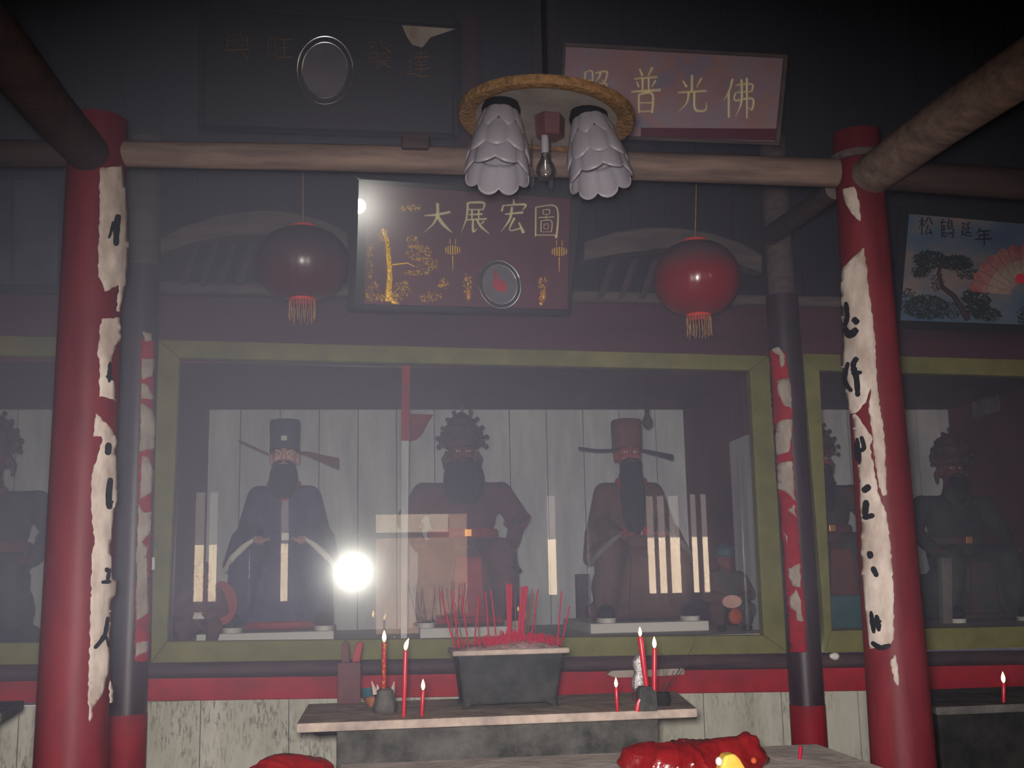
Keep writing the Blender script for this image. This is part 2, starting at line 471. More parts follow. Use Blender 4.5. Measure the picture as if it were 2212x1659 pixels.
struct('trim_3', strip(640, 662, 737, 770, -900, 3000, 6.47, .06), M_['lintel'], 'maroon lintel board above the glass shrines', 'lintel')
pl = MB().tube([P(x, rowx(620, 650, x), 6.42) for x in (-900, 330, 1700, 3000)], .036, 12)
struct('trim_4', pl, M_['timber_mid'], 'thin grey rounded rail above the maroon lintel', 'rail')

# glass shrines
def window(n, label, outer, inner, splits):
    w = sthing('window_%d' % n, label, 'window', P(outer[3][0], outer[3][1], 6.47))
    names = ('top_rail', 'stile', 'bottom_rail', 'stile')
    for i in range(4):
        j = (i + 1) % 4
        q = [outer[i], outer[j], inner[j], inner[i]]
        link(names[i], MB().board(q, 6.415, .075), M_['olive'], w, smooth=0, bevel=.006)
    n_ = len(splits) - 1
    for k in range(n_):
        a, b = splits[k], splits[k + 1]
        lerp = lambda p, q, t: (p[0] + (q[0] - p[0]) * t, p[1] + (q[1] - p[1]) * t)
        q = [lerp(inner[0], inner[1], a), lerp(inner[0], inner[1], b), lerp(inner[3], inner[2], b), lerp(inner[3], inner[2], a)]
        vs = [P(x_, y_, YG) for x_, y_ in q]
        link('pane', MB().add(vs, [(0, 1, 2, 3)]), M_['pane'], w, smooth=0)
    return w
window(1, 'olive framed glass front of the middle shrine with three statues', [(340, 733), (1662, 768), (1705, 1411), (325, 1434)],
       [(388, 773), (1620, 800), (1650, 1372), (361, 1386)], (0, .39, 1))
window(2, 'olive framed glass front at the left edge behind the left red column', [(-1050, 700), (262, 731), (240, 1436), (-1100, 1460)],
       [(-1010, 742), (210, 772), (195, 1386), (-1050, 1405)], (0, .5, 1))
window(3, 'olive framed glass front on the right behind the red column', [(1735, 763), (2900, 796), (3000, 1380), (1785, 1410)],
       [(1771, 800), (2860, 832), (2950, 1336), (1798, 1362)], (0, .45, 1))

# inside the shrines
zf = P(900, 1385, YG).z - .012
zc = P(420, 885, YB).z
XL, XR = -1.07, 2.53
inner = MB().span(XL - .1, XL, 6.5, YB, zf - .1, zc + .1)
struct('wall_shrine_left', inner, M_['maroon'], 'maroon side wall at the left end of the middle shrine', 'wall')
struct('wall_shrine_right', MB().span(XR, XR + .1, 6.5, YB, zf - .1, zc + .1), M_['maroon'], 'maroon side wall at the right end of the middle shrine', 'wall')
def backboards(x0, x1, n):
    mb = MB(); w = (x1 - x0) / n
    for k in range(n):
        d = random.uniform(0, .004)
        mb.span(x0 + k * w + .003, x0 + (k + 1) * w - .003, YB + d, YB + .05, zf - .1, zc + .06)
    return mb
struct('wall_shrine_back', backboards(XL - .06, XR + .06, 13), M_['white_int'], 'white board wall behind the three middle statues', 'wall', smooth=0)
struct('wall_side_shrine_right', backboards(2.72, 4.75, 7), M_['white_int'], 'white board wall behind the statues of the right shrine', 'wall', smooth=0)
struct('wall_side_shrine_left', backboards(-4.5, -1.22, 11), M_['white_int'], 'white board wall behind the statue of the left shrine', 'wall', smooth=0)
struct('wall_shrine_end_right', MB().span(4.74, 4.84, 6.5, YB, zf - .1, zc + .1), M_['maroon'], 'maroon side wall at the far right of the right shrine', 'wall')
struct('wall_shrine_end_left', MB().span(-4.6, -4.5, 6.5, YB, zf - .1, zc + .1), M_['maroon'], 'maroon side wall of the left shrine', 'wall')
struct('ceiling_shrine', MB().span(-6.0, 9.0, 6.55, YB + .1, zc, zc + .05), M_['maroon'], 'maroon board ceiling inside the glass shrines', 'ceiling')
struct('floor_shrine', MB().span(-6.0, 9.0, 6.5, YB + .1, zf - .1, zf), M_['white_trim'], 'pale raised floor inside the glass shrines', 'floor')
# white board on the right side wall, near the glass
wb = MB().prism([(XR - .004, 6.62, zf), (XR - .004, 7.28, zf), (XR - .004, 7.28, P(1600, 955, 7.28).z), (XR - .004, 6.62, P(1640, 925, 6.62).z)], (-.02, 0, 0))
tag(link('wall_board', wb, M_['white_int'], smooth=0), 'tall white board against the right maroon wall inside the middle shrine', 'board')

# front of the hall, behind the photographer: a timber wall with an open doorway and gaps between the doors
YF = -3.0
YV = 2 * YG - YF                    # where its mirror image stands in the glass
def mx(px): return P(px, 1200, YV).x
def mz(py): return P(768, py, YV).z
def mxy(px): return P(px, 1200, 2 * YG + 9.0).x
M_['screen'] = mat('screen_wall', (104, 84, 72), (128, 100, 84), 2, rough=.9)
slots = [(419, 440, 1060, 1292), (450, 468, 1060, 1292), (606, 622, 1078, 1295), (1184, 1203, 1075, 1295),
         (1400, 1417, 1078, 1297), (1424, 1441, 1078, 1297), (1449, 1472, 1078, 1297), (1496, 1510, 1075, 1297), (1519, 1533, 1075, 1297), (812, 1010, 1112, 1372)]
slots.sort()
fw = MB(); xprev = -6.0
for a, b, t, bt in slots:
    xa, xb, z1, z0 = mx(a), mx(b), mz(t), max(mz(bt), .02)
    fw.span(xprev, xa, YF - .06, YF, 0, 5.4)
    fw.span(xa, xb, YF - .06, YF, z1, 5.4)
    fw.span(xa, xb, YF - .06, YF, 0, z0)
    xprev = xb
fw.span(xprev, 9, YF - .06, YF, 0, 5.4)
struct('wall_front', fw, M_['timber_dark'], 'dark timber front wall of the hall with gaps that let daylight in', 'wall', smooth=0)
struct('ground_yard', MB().span(-20, 22, -22, -3.1, -.2, -.1), M_['concrete'], 'paved yard outside the hall front', 'ground')
struct('wall_yard', MB().span(-20, 22, -10.2, -10, -.1, P(768, 1172, 23).z), M_['cream_wall'], 'cream yard wall facing the hall front', 'wall')
struct('wall_yard_dimmer', MB().span(mxy(770), mxy(1060), -9.2, -9.0, -.1, 2.9), M_['screen'], 'added brown screen wall that dims the view through the doorway', 'wall')  # added wall, cuts the daylight coming through the doorway
struct('wall_yard_sign', MB().span(P(806, 1130, 21.9).x, P(968, 1130, 21.9).x, -8.98, -8.9, P(880, 1150, 21.9).z, P(880, 1110, 21.9).z), mat('sign_board', (150, 136, 122), rough=.9), 'white board on the screen wall outside the doorway', 'board')
struct('wall_yard_house', MB().span(-20, 22, -14.2, -14, -.1, 9), M_['eaves'], 'grey house behind the yard wall', 'wall')

# ------------------------------------------------------------------ round columns with torn paper couplets
class Cyl:
    def __init__(s, x, y, r0, r1, z1): s.x, s.y, s.r0, s.r1, s.z1 = x, y, r0, r1, z1
    def r(s, z): return s.r0 + (s.r1 - s.r0) * max(0, min(1, z / s.z1))
    def hit(s, px, py, add=.003):
        d = ray(px, py); z = 1.6
        a = d.x * d.x + d.y * d.y
        b = -2 * (d.x * s.x + d.y * s.y)
        for _ in range(3):
            r = s.r(z) + add
            c = s.x ** 2 + s.y ** 2 - r * r
            disc = b * b - 4 * a * c
            t = (-b - math.sqrt(disc)) / (2 * a) if disc > 0 else -b / (2 * a)
            z = CAM.z + d.z * t
        return CAM + d * t
def rough_poly(poly, amp, step):
    out = []
    for i, p in enumerate(poly):
        q = poly[(i + 1) % len(poly)]
        L = math.hypot(q[0] - p[0], q[1] - p[1]); n = max(1, int(L / step))
        for k in range(n):
            t = k / n
            j = amp if k else amp * .3
            out.append((p[0] + (q[0] - p[0]) * t + random.uniform(-j, j), p[1] + (q[1] - p[1]) * t + random.uniform(-j, j)))
    return out
def inside(p, poly):
    x, y = p; c = False; j = len(poly) - 1
    for i in range(len(poly)):
        xi, yi = poly[i]; xj, yj = poly[j]
        if (yi > y) != (yj > y) and x < (xj - xi) * (y - yi) / (yj - yi) + xi: c = not c
        j = i
    return c
def skin(poly, fn, step=9, amp=1.9, wr=.006):
    poly = rough_poly(poly, amp, 7)
    n = len(poly)
    xs = [p[0] for p in poly]; ys = [p[1] for p in poly]
    pts = [Vector(p) for p in poly]
    y = min(ys) + step / 2
    while y < max(ys):
        x = min(xs) + step / 2
        while x < max(xs):
            if inside((x, y), poly) and min((x - a) ** 2 + (y - b) ** 2 for a, b in poly) > 9: pts.append(Vector((x, y)))
            x += step
        y += step
    vs, es, fs, *_ = delaunay_2d_cdt(pts, [(i, (i + 1) % n) for i in range(n)], [], 1, 1e-4)
    mb = MB()
    out = []
    for v in vs:
        out.append(fn(v.x, v.y, .004 + wr * (1 + noise.noise(Vector((v.x * .05, v.y * .03, 3.3))))))
    return mb.add(out, [tuple(f) for f in fs])
def smooth_line(pts, n=6):
    if len(pts) < 3: 
        a, b = pts[0], pts[-1]
        return [tuple(a[i] + (b[i] - a[i]) * k / n for i in range(len(a))) for k in range(n + 1)]
    out = []
    for i in range(len(pts) - 1):
        p0 = pts[max(i - 1, 0)]; p1 = pts[i]; p2 = pts[i + 1]; p3 = pts[min(i + 2, len(pts) - 1)]
        for k in range(n):
            t = k / n
            out.append(tuple(.5 * (2 * p1[j] + (p2[j] - p0[j]) * t + (2 * p0[j] - 5 * p1[j] + 4 * p2[j] - p3[j]) * t * t + (3 * p1[j] - p0[j] - 3 * p2[j] + p3[j]) * t ** 3) for j in range(len(p1))))
    out.append(tuple(pts[-1])); return out
def brush(mb, pts, w, fn, add=.011):       # ink stroke lying on a curved paper
    L = smooth_line(pts); n = len(L)
    vs = []; fs = []
    for i, p in enumerate(L):
        a = L[max(i - 1, 0)]; b = L[min(i + 1, n - 1)]
        dx, dy = b[0] - a[0], b[1] - a[1]; l = math.hypot(dx, dy) or 1
        t = i / (n - 1); ww = w / 2 * (.75 + .45 * math.sin(PI * (.15 + .7 * t))) * (1 + .25 * noise.noise(Vector((p[0] * .2, p[1] * .2, 0))))
        if i in (0, n - 1): ww *= .55
        vs += [fn(p[0] - dy / l * ww, p[1] + dx / l * ww, add), fn(p[0] + dy / l * ww, p[1] - dx / l * ww, add)]
    for i in range(n - 1): fs.append((2 * i, 2 * i + 1, 2 * i + 3, 2 * i + 2))
    return mb.add(vs, fs)

# (picture centre x, y) twice, depth, radii
def column(label, name, Y, cx, cy, r0, r1, ztop, m, base=None, base_z=0, upper=None, upper_z=0, ru=0):
    p = P(cx, cy, Y)
    c = Cyl(p.x, Y, r0, r1, ztop)
    t = thing(name, label, 'column', (p.x, Y, 0))
    z0 = base_z if base else 0
    zt = upper_z if upper else ztop
    mb = MB(); prof = []
    for k in range(17):
        z = z0 + (zt - z0) * k / 16; prof.append((c.r(z), z))
    link('shaft', mb.lathe(prof, (p.x, Y, 0), 40), m, t, smooth=50)
    if base:
        link('painted_base', MB().lathe([(c.r(0) * 1.02, 0), (c.r(z0) * 1.02, z0)], (p.x, Y, 0), 40), base, t, smooth=50)
    if upper:
        link('bare_top', MB().lathe([(ru, zt), (ru * .96, ztop)], (p.x, Y, 0), 32), upper, t, smooth=50)
    return t, c
ZT = P(1800, 340, 4.0).z
colL, cylL = column('red front column on the left with peeling white paper strips', 'round_column', 4.0, 176, 1110, .122, .100, ZT + .05, M_['red_col'])
colR, cylR = column('red front column on the right with black brush writing on torn white paper', 'round_column', 4.0, 1911, 1110, .124, .090, ZT + .1, M_['red_col'])
colRL, cylRL = column('dark slim column behind the left red column, beside the olive frame', 'round_column', 6.18, 293, 1000, .103, .094, P(300, 300, 6.18).z, M_['dark_col'], M_['red_base'], P(280, 1541, 6.18).z, M_['timber_mid'], P(305, 578, 6.18).z, .085)
colRR, cylRR = column('dark slim column between the middle and right shrines', 'round_column', 6.18, 1711, 1000, .097, .093, P(1700, 300, 6.18).z, M_['dark_col'], M_['red_base'], P(1750, 1521, 6.18).z, M_['timber_mid'], P(1690, 640, 6.18).z, .082)

def papers(col, cyl, polys, m=None, nm='paper_scrap', add=0.0):
    for poly in polys:
        fn = lambda x, y, a: cyl.hit(x, y, a + add)
        link(nm, skin(poly, fn), m or M_['paper'], col, smooth=40, solid=.0015)
def inks(col, cyl, strokes):
    for grp in strokes:
        mb = MB()
        for pts, w in grp:
            brush(mb, pts, w, lambda x, y, a: cyl.hit(x, y, a), .0155)
        link('brush_character', mb, M_['ink'], col, smooth=0, solid=.001)
papers(colL, cylL, [
    [(215, 364), (263, 358), (269, 387), (275, 441), (279, 573), (273, 610), (259, 674), (252, 672), (257, 615), (236, 627), (227, 630), (224, 620), (212, 597), (211, 573), (214, 502)],
    [(220, 688), (259, 686), (262, 735), (253, 742), (242, 769), (236, 809), (247, 826), (250, 867), (244, 862), (215, 857), (214, 830), (215, 776), (211, 769), (215, 711)],
    [(207, 893), (233, 918), (256, 952), (247, 979), (256, 994), (255, 1082), (247, 1099), (245, 1133), (237, 1184), (243, 1209), (243, 1251), (256, 1253), (256, 1276), (239, 1295), (237, 1428), (237, 1449), (222, 1500), (199, 1529), (199, 1550), (193, 1559), (190, 1504), (195, 1344), (199, 1192), (205, 1175), (199, 1120), (196, 1078), (198, 1027), (222, 949), (218, 943), (202, 943)],
    [(237, 1470), (247, 1483), (247, 1518), (236, 1518)]])
inks(colL, cylL, [[([(256, 463), (252, 490), (251, 531)], 12), ([(244, 478), (240, 500), (235, 515)], 5)],
    [([(238, 782), (236, 826)], 8), ([(229, 812), (244, 820)], 6)],
    [([(235, 956), (233, 983)], 12), ([(239, 1032), (235, 1070), (237, 1100)], 12), ([(232, 1082), (245, 1085)], 6)],
    [([(230, 1226), (233, 1236)], 8), ([(237, 1228), (232, 1256)], 7), ([(219, 1258), (240, 1256)], 7)],
    [([(233, 1332), (226, 1372), (204, 1401)], 8), ([(229, 1372), (236, 1400)], 5)]])
papers(colRL, cylRL, [[(304, 735), (334, 735), (333, 900), (330, 1100), (327, 1300), (324, 1428), (291, 1430), (293, 1300), (298, 1100), (303, 900)]], M_['red_paper'], 'red_paper_strip')
papers(colRL, cylRL, [
    [(307, 715), (330, 720), (328, 735), (312, 737)], [(305, 774), (334, 775), (332, 802), (328, 813), (310, 821), (305, 813)],
    [(305, 826), (322, 836), (333, 862), (305, 862)], [(304, 870), (330, 884), (336, 905), (333, 968), (302, 975)],
    [(306, 985), (323, 990), (333, 1019), (327, 1065), (302, 1078)],
    [(300, 1087), (311, 1108), (327, 1104), (325, 1150), (306, 1171), (315, 1184), (322, 1175), (317, 1196), (319, 1260), (325, 1323), (294, 1340), (295, 1192)],
    [(294, 1388), (323, 1384), (321, 1405), (292, 1420)]], add=.008)
inks(colRL, cylRL, [[([(322, 1247), (318, 1268), (319, 1289)], 6)]])
papers(colRR, cylRR, [[(1661, 754), (1698, 758), (1712, 898), (1711, 977), (1722, 1108), (1741, 1344), (1743, 1407), (1707, 1411), (1692, 1202), (1679, 1052), (1674, 970), (1670, 905), (1663, 817)]], M_['red_paper'], 'red_paper_strip')
papers(colRR, cylRR, [
    [(1666, 756), (1682, 749), (1696, 768), (1694, 789), (1687, 794), (1684, 768)], [(1677, 822), (1705, 815), (1711, 884), (1692, 873), (1682, 852)],
    [(1677, 918), (1686, 908), (1712, 906), (1711, 940), (1704, 976), (1677, 983), (1674, 940)], [(1679, 1002), (1711, 996), (1718, 1082), (1696, 1061), (1679, 1056)],
    [(1702, 1101), (1715, 1089), (1721, 1119)], [(1692, 1149), (1701, 1160), (1700, 1175)], [(1702, 1228), (1728, 1217), (1730, 1269), (1711, 1265), (1704, 1246)],
    [(1705, 1291), (1720, 1273), (1730, 1299), (1735, 1344), (1722, 1340), (1720, 1321), (1707, 1314)]], add=.008)
inks(colRR, cylRR, [[([(1682, 1008), (1691, 1026)], 10)], [([(1675, 930), (1678, 948)], 7)]])
papers(colR, cylR, [
    [(1820, 408), (1846, 403), (1857, 443), (1859, 478), (1839, 460), (1825, 436)],
    [(1864, 536), (1867, 536), (1873, 590), (1881, 653), (1890, 730), (1894, 814), (1902, 887), (1911, 940), (1916, 1069), (1907, 1071), (1898, 1052), (1886, 960), (1883, 922), (1876, 884), (1881, 838), (1870, 870), (1848, 892), (1836, 894), (1822, 821), (1817, 782), (1818, 730), (1815, 618), (1818, 579)],
    [(1840, 894), (1848, 894), (1868, 920), (1885, 948), (1879, 962), (1898, 1067), (1915, 1108), (1924, 1179), (1930, 1276), (1931, 1381), (1922, 1394), (1879, 1402), (1870, 1330), (1862, 1258), (1860, 1127), (1857, 1033), (1846, 951)],
    [(1933, 1413), (1939, 1437), (1941, 1482), (1935, 1478), (1926, 1452), (1924, 1426)]])
inks(colR, cylR, [
    [([(1827, 652), (1830, 684), (1824, 706)], 9), ([(1823, 708), (1836, 723), (1852, 710)], 13), ([(1842, 687), (1854, 699)], 12)],
    [([(1832, 782), (1825, 821), (1840, 846)], 8), ([(1852, 772), (1843, 789), (1850, 817), (1853, 857)], 11), ([(1839, 807), (1862, 804)], 8)],
    [([(1851, 946), (1857, 1002)], 9), ([(1860, 942), (1866, 968), (1852, 975)], 8), ([(1846, 958), (1850, 996)], 5)],
    [([(1863, 1062), (1880, 1049)], 13), ([(1871, 1080), (1868, 1117)], 12), ([(1863, 1118), (1889, 1113)], 10), ([(1864, 1096), (1878, 1090)], 7)],
    [([(1873, 1200), (1886, 1197)], 14), ([(1884, 1224), (1895, 1246)], 10)],
    [([(1881, 1320), (1888, 1368)], 9), ([(1893, 1328), (1899, 1364)], 10), ([(1880, 1345), (1904, 1342)], 7), ([(1882, 1387), (1902, 1399), (1924, 1393)], 9)]])
# the hoop round the top of the right column
hz = P(1840, 318, 3.88).z
link('iron_hoop', MB().lathe([(.096, hz - .018), (.106, hz - .018), (.108, hz + .01), (.096, hz + .01)], (cylR.x, cylR.y, 0), 32), M_['timber_mid'], colR)

# ------------------------------------------------------------------ timbers
def beam(label, pts, rad, m, name='roof_beam', n=16):
    return tag(link(name, MB().tube(pts, rad, n), m, smooth=50), label, 'beam')
beam('long grey round tie beam between the two red columns', [P(246, 332, 4.0), P(700, 340, 4.0), P(1250, 354, 4.0), P(1806, 374, 4.0)], [.048, .05, .055, .057], M_['timber'])
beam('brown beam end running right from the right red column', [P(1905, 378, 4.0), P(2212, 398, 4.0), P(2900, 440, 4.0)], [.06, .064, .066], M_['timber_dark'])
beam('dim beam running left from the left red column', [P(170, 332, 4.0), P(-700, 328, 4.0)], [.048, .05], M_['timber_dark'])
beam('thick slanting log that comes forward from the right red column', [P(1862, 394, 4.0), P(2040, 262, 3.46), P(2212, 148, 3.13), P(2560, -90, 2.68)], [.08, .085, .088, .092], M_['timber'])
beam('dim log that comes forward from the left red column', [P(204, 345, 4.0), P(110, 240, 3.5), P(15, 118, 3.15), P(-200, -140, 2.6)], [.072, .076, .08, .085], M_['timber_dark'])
beam('pale slanting brace behind the right red column', [P(1665, 508, 6.1), P(1730, 462, 5.1), P(1806, 408, 4.1)], [.06, .05, .042], M_['timber_mid'])
beam('thin pole behind the tie beam from which the lanterns hang', [Vector((-6, 5.72, P(0, 326, 5.72).z)), P(246, 332, 5.72), P(1806, 374, 5.72), Vector((9, 5.72, P(2900, 400, 5.72).z))], [.03, .03, .03, .03], M_['timber_dark'], 'pole')
beam('maroon upright post between the two high plaques', [P(1016, 310, 5.6), P(1016, 40, 5.6)], [.055, .055], M_['lintel'])
beam('brown upright post left of the mauve plaque', [P(1180, 330, 5.9), P(1172, -80, 5.9)], [.075, .075], M_['timber_dark'])
def arch(label, top, bot):
    return tag(link('curved_beam', MB().board(top + bot[::-1], 6.28, .12), M_['timber_mid'], smooth=50, bevel=.01), label, 'beam')
arch('grey curved beam arching behind the left lantern', [(345, 512), (400, 486), (470, 464), (560, 452), (640, 458), (700, 474), (752, 500)], [(345, 548), (420, 522), (500, 508), (600, 505), (690, 516), (752, 540)])
arch('grey curved beam arching behind the right lantern', [(1262, 522), (1330, 500), (1400, 490), (1470, 491), (1540, 503), (1600, 522), (1648, 550)], [(1262, 562), (1340, 546), (1440, 536), (1530, 548), (1600, 570), (1648, 590)])
for lab, xs, y0, y1 in (('dark slanted lattice slats under the left curved beam', (390, 430, 470, 510), 525, 615), ('dark slanted lattice slats under the right curved beam', (1290, 1335, 1380), 560, 645)):
    mb = MB()
    for xx in xs:
        mb.board([(xx, y1), (xx + 14, y1), (xx + 44, y0), (xx + 30, y0)], 6.38, .03)
    tag(link('lattice_panel', mb, M_['timber_dark'], smooth=0), lab, 'lattice')

# ------------------------------------------------------------------ brush lettering in relief
CH = {
 'da': [[(8, 44, 3), (50, 40, 5), (92, 32, 5)], [(50, 4, 6), (50, 40, 6), (36, 70, 4), (5, 98, 1)], [(50, 42, 5), (66, 68, 7), (98, 98, 2)]],
 'zhan': [[(28, 8, 4), (80, 8, 5), (78, 28, 3)], [(28, 28, 3), (78, 28, 3)], [(28, 8, 5), (24, 52, 4), (5, 98, 1)], [(42, 30, 4), (42, 56, 3)], [(64, 30, 4), (64, 56, 3)],
          [(32, 43, 3), (76, 41, 4)], [(22, 58, 3), (90, 55, 4)], [(45, 58, 4), (46, 92, 5), (60, 82, 1)], [(58, 58, 4), (72, 78, 5), (98, 98, 2)], [(82, 62, 4), (66, 74, 1)]],
 'hong': [[(50, 0, 3), (53, 14, 6)], [(17, 16, 3), (12, 34, 5)], [(16, 18, 3), (88, 15, 5), (80, 30, 2)], [(22, 42, 3), (82, 37, 5)], [(46, 22, 5), (38, 56, 5), (8, 92, 1)],
          [(54, 52, 5), (38, 86, 3), (78, 80, 4)], [(68, 64, 3), (84, 94, 7)]],
 'tu': [[(10, 8, 4), (9, 98, 4)], [(10, 8, 3), (90, 8, 4), (90, 98, 5), (82, 92, 1)], [(10, 94, 3), (90, 94, 3)], [(38, 16, 3), (38, 30, 2)], [(38, 16, 2), (62, 16, 3), (62, 30, 2)], [(38, 30, 2), (62, 30, 2)],
        [(20, 40, 3), (80, 38, 3)], [(50, 32, 2), (50, 46, 2)], [(30, 50, 3), (30, 84, 3)], [(30, 50, 2), (70, 50, 3), (70, 84, 3)], [(30, 84, 2), (70, 84, 2)], [(42, 60, 2), (58, 60, 2), (58, 74, 2)], [(42, 60, 2), (42, 74, 2), (58, 74, 2)]],
 'fo': [[(28, 5, 5), (18, 35, 4), (0, 58, 1)], [(17, 34, 5), (17, 98, 4)], [(36, 20, 3), (84, 17, 4), (84, 36, 3)], [(38, 37, 3), (84, 35, 3)], [(37, 38, 4), (36, 56, 4), (86, 52, 4), (85, 78, 4), (72, 72, 1)], [(54, 6, 5), (54, 60, 4), (36, 96, 1)], [(70, 2, 5), (70, 100, 3)]],
 'guang': [[(50, 2, 5), (50, 42, 5)], [(22, 16, 3), (34, 32, 6)], [(80, 10, 5), (64, 34, 2)], [(6, 46, 4), (94, 42, 5)], [(40, 46, 5), (34, 72, 4), (6, 97, 1)], [(58, 46, 5), (58, 82, 5), (68, 92, 5), (92, 90, 4), (94, 70, 1)]],
 'pu': [[(30, 2, 4), (40, 18, 6)], [(72, 0, 7), (58, 18, 3)], [(12, 24, 4), (88, 20, 5)], [(40, 22, 5), (40, 48, 4)], [(60, 22, 5), (60, 48, 4)], [(20, 30, 3), (28, 42, 5)], [(82, 28, 5), (70, 42, 2)], [(2, 52, 4), (98, 48, 6)],
        [(28, 58, 5), (28, 98, 4)], [(28, 58, 4), (72, 57, 5), (71, 98, 5)], [(30, 76, 3), (70, 76, 3)], [(28, 95, 3), (71, 94, 3)]],
 'zhao': [[(10, 10, 4), (10, 60, 4)], [(10, 10, 3), (36, 9, 4), (36, 60, 4)], [(12, 34, 3), (35, 33, 3)], [(10, 58, 3), (36, 57, 3)], [(46, 12, 4), (88, 9, 5), (82, 36, 4), (70, 32, 1)], [(66, 12, 5), (60, 26, 4), (44, 40, 1)],
          [(52, 44, 4), (54, 64, 3)], [(52, 44, 3), (86, 43, 4), (82, 63, 3)], [(54, 62, 3), (82, 61, 3)], [(12, 74, 5), (4, 94, 3)], [(33, 75, 4), (38, 92, 5)], [(57, 74, 4), (64, 92, 5)], [(80, 72, 4), (95, 94, 6)]],
 'xing': [[(14, 14, 4), (10, 60, 4)], [(14, 14, 3), (30, 10, 3)], [(12, 30, 3), (29, 28, 3)], [(11, 46, 3), (28, 44, 3)], [(90, 12, 4), (92, 60, 4)], [(74, 14, 3), (90, 12, 3)], [(76, 30, 3), (91, 28, 3)], [(76, 46, 3), (91, 44, 3)],
          [(36, 8, 4), (36, 58, 3)], [(36, 8, 3), (66, 8, 4), (66, 58, 3)], [(42, 22, 3), (60, 22, 3)], [(44, 32, 3), (58, 32, 3), (58, 46, 2)], [(44, 32, 3), (44, 46, 2), (58, 46, 2)], [(2, 64, 4), (98, 62, 5)], [(36, 70, 5), (8, 98, 2)], [(64, 70, 3), (94, 98, 6)]],
 'wang': [[(8, 15, 4), (8, 82, 4)], [(8, 15, 3), (34, 14, 4), (34, 82, 4)], [(9, 46, 3), (33, 45, 3)], [(8, 78, 3), (34, 77, 3)], [(46, 18, 4), (94, 15, 5)], [(48, 50, 4), (90, 47, 4)], [(42, 86, 4), (100, 83, 5)], [(69, 18, 5), (69, 85, 5)]],
 'fa': [[(10, 14, 3), (34, 10, 4), (24, 30, 3), (2, 46, 1)], [(14, 24, 3), (24, 32, 4)], [(58, 4, 4), (68, 26, 4), (98, 46, 5)], [(84, 6, 4), (70, 20, 2)], [(94, 18, 4), (80, 30, 2)],
        [(14, 50, 4), (44, 48, 4), (43, 64, 3)], [(16, 66, 3), (43, 64, 3)], [(15, 66, 3), (13, 80, 3), (46, 78, 4), (42, 100, 4), (32, 95, 1)], [(60, 50, 4), (58, 64, 3), (50, 74, 1)], [(60, 50, 3), (80, 49, 4), (80, 66, 3), (96, 66, 3)], [(54, 78, 4), (86, 76, 4), (50, 100, 2)], [(58, 80, 3), (96, 100, 6)]],
 'dab': [[(40, 12, 4), (82, 9, 4)], [(60, 1, 5), (60, 26, 4)], [(30, 27, 4), (92, 24, 5)], [(48, 30, 3), (52, 38, 4)], [(74, 28, 4), (66, 38, 2)], [(38, 43, 3), (84, 41, 4)], [(40, 55, 3), (82, 53, 4)], [(32, 69, 4), (92, 66, 5)], [(60, 40, 5), (60, 82, 4)],
         [(14, 12, 3), (22, 24, 6)], [(6, 42, 3), (24, 38, 4), (14, 58, 4), (20, 70, 4), (8, 86, 2)], [(2, 90, 3), (26, 84, 4), (60, 94, 6), (100, 92, 3)]],
 'he': [[(4, 20, 4), (44, 18, 4)], [(24, 2, 4), (10, 34, 2)], [(14, 34, 4), (14, 96, 4)], [(14, 40, 3), (46, 38, 3)], [(14, 56, 3), (44, 55, 3)], [(14, 74, 3), (44, 73, 3)], [(12, 94, 3), (48, 92, 4)], [(30, 34, 4), (30, 94, 3)], [(70, 2, 4), (62, 14, 3)],
        [(60, 16, 4), (60, 56, 4)], [(60, 16, 3), (86, 15, 4), (86, 40, 3)], [(62, 28, 3), (86, 27, 3)], [(60, 42, 3), (98, 40, 4)], [(60, 56, 3), (96, 54, 4), (94, 96, 4), (84, 92, 1)], [(58, 70, 4), (54, 88, 3)], [(70, 70, 3), (73, 84, 4)], [(82, 68, 3), (86, 82, 4)]],
 'nian': [[(34, 2, 5), (10, 34, 2)], [(26, 20, 4), (88, 17, 4)], [(24, 42, 4), (84, 39, 4)], [(26, 42, 4), (26, 64, 3)], [(2, 66, 4), (98, 62, 5)], [(56, 20, 5), (56, 100, 4)]],
 'song': [[(4, 26, 4), (46, 22, 4)], [(25, 2, 5), (25, 98, 4)], [(24, 28, 4), (2, 66, 1)], [(27, 32, 3), (44, 52, 4)], [(66, 6, 5), (48, 44, 1)], [(78, 4, 4), (98, 40, 5)], [(70, 46, 5), (52, 90, 3), (92, 84, 4)], [(80, 66, 4), (98, 96, 6)]],
 'yan': [[(12, 10, 4), (36, 8, 4), (16, 40, 3), (34, 42, 4), (4, 96, 2)], [(10, 56, 3), (34, 84, 5), (98, 92, 4)], [(86, 2, 5), (48, 16, 3)], [(66, 14, 4), (66, 70, 4)], [(66, 40, 3), (90, 38, 3)], [(48, 30, 4), (48, 72, 3)], [(40, 73, 4), (94, 70, 4)]],
}
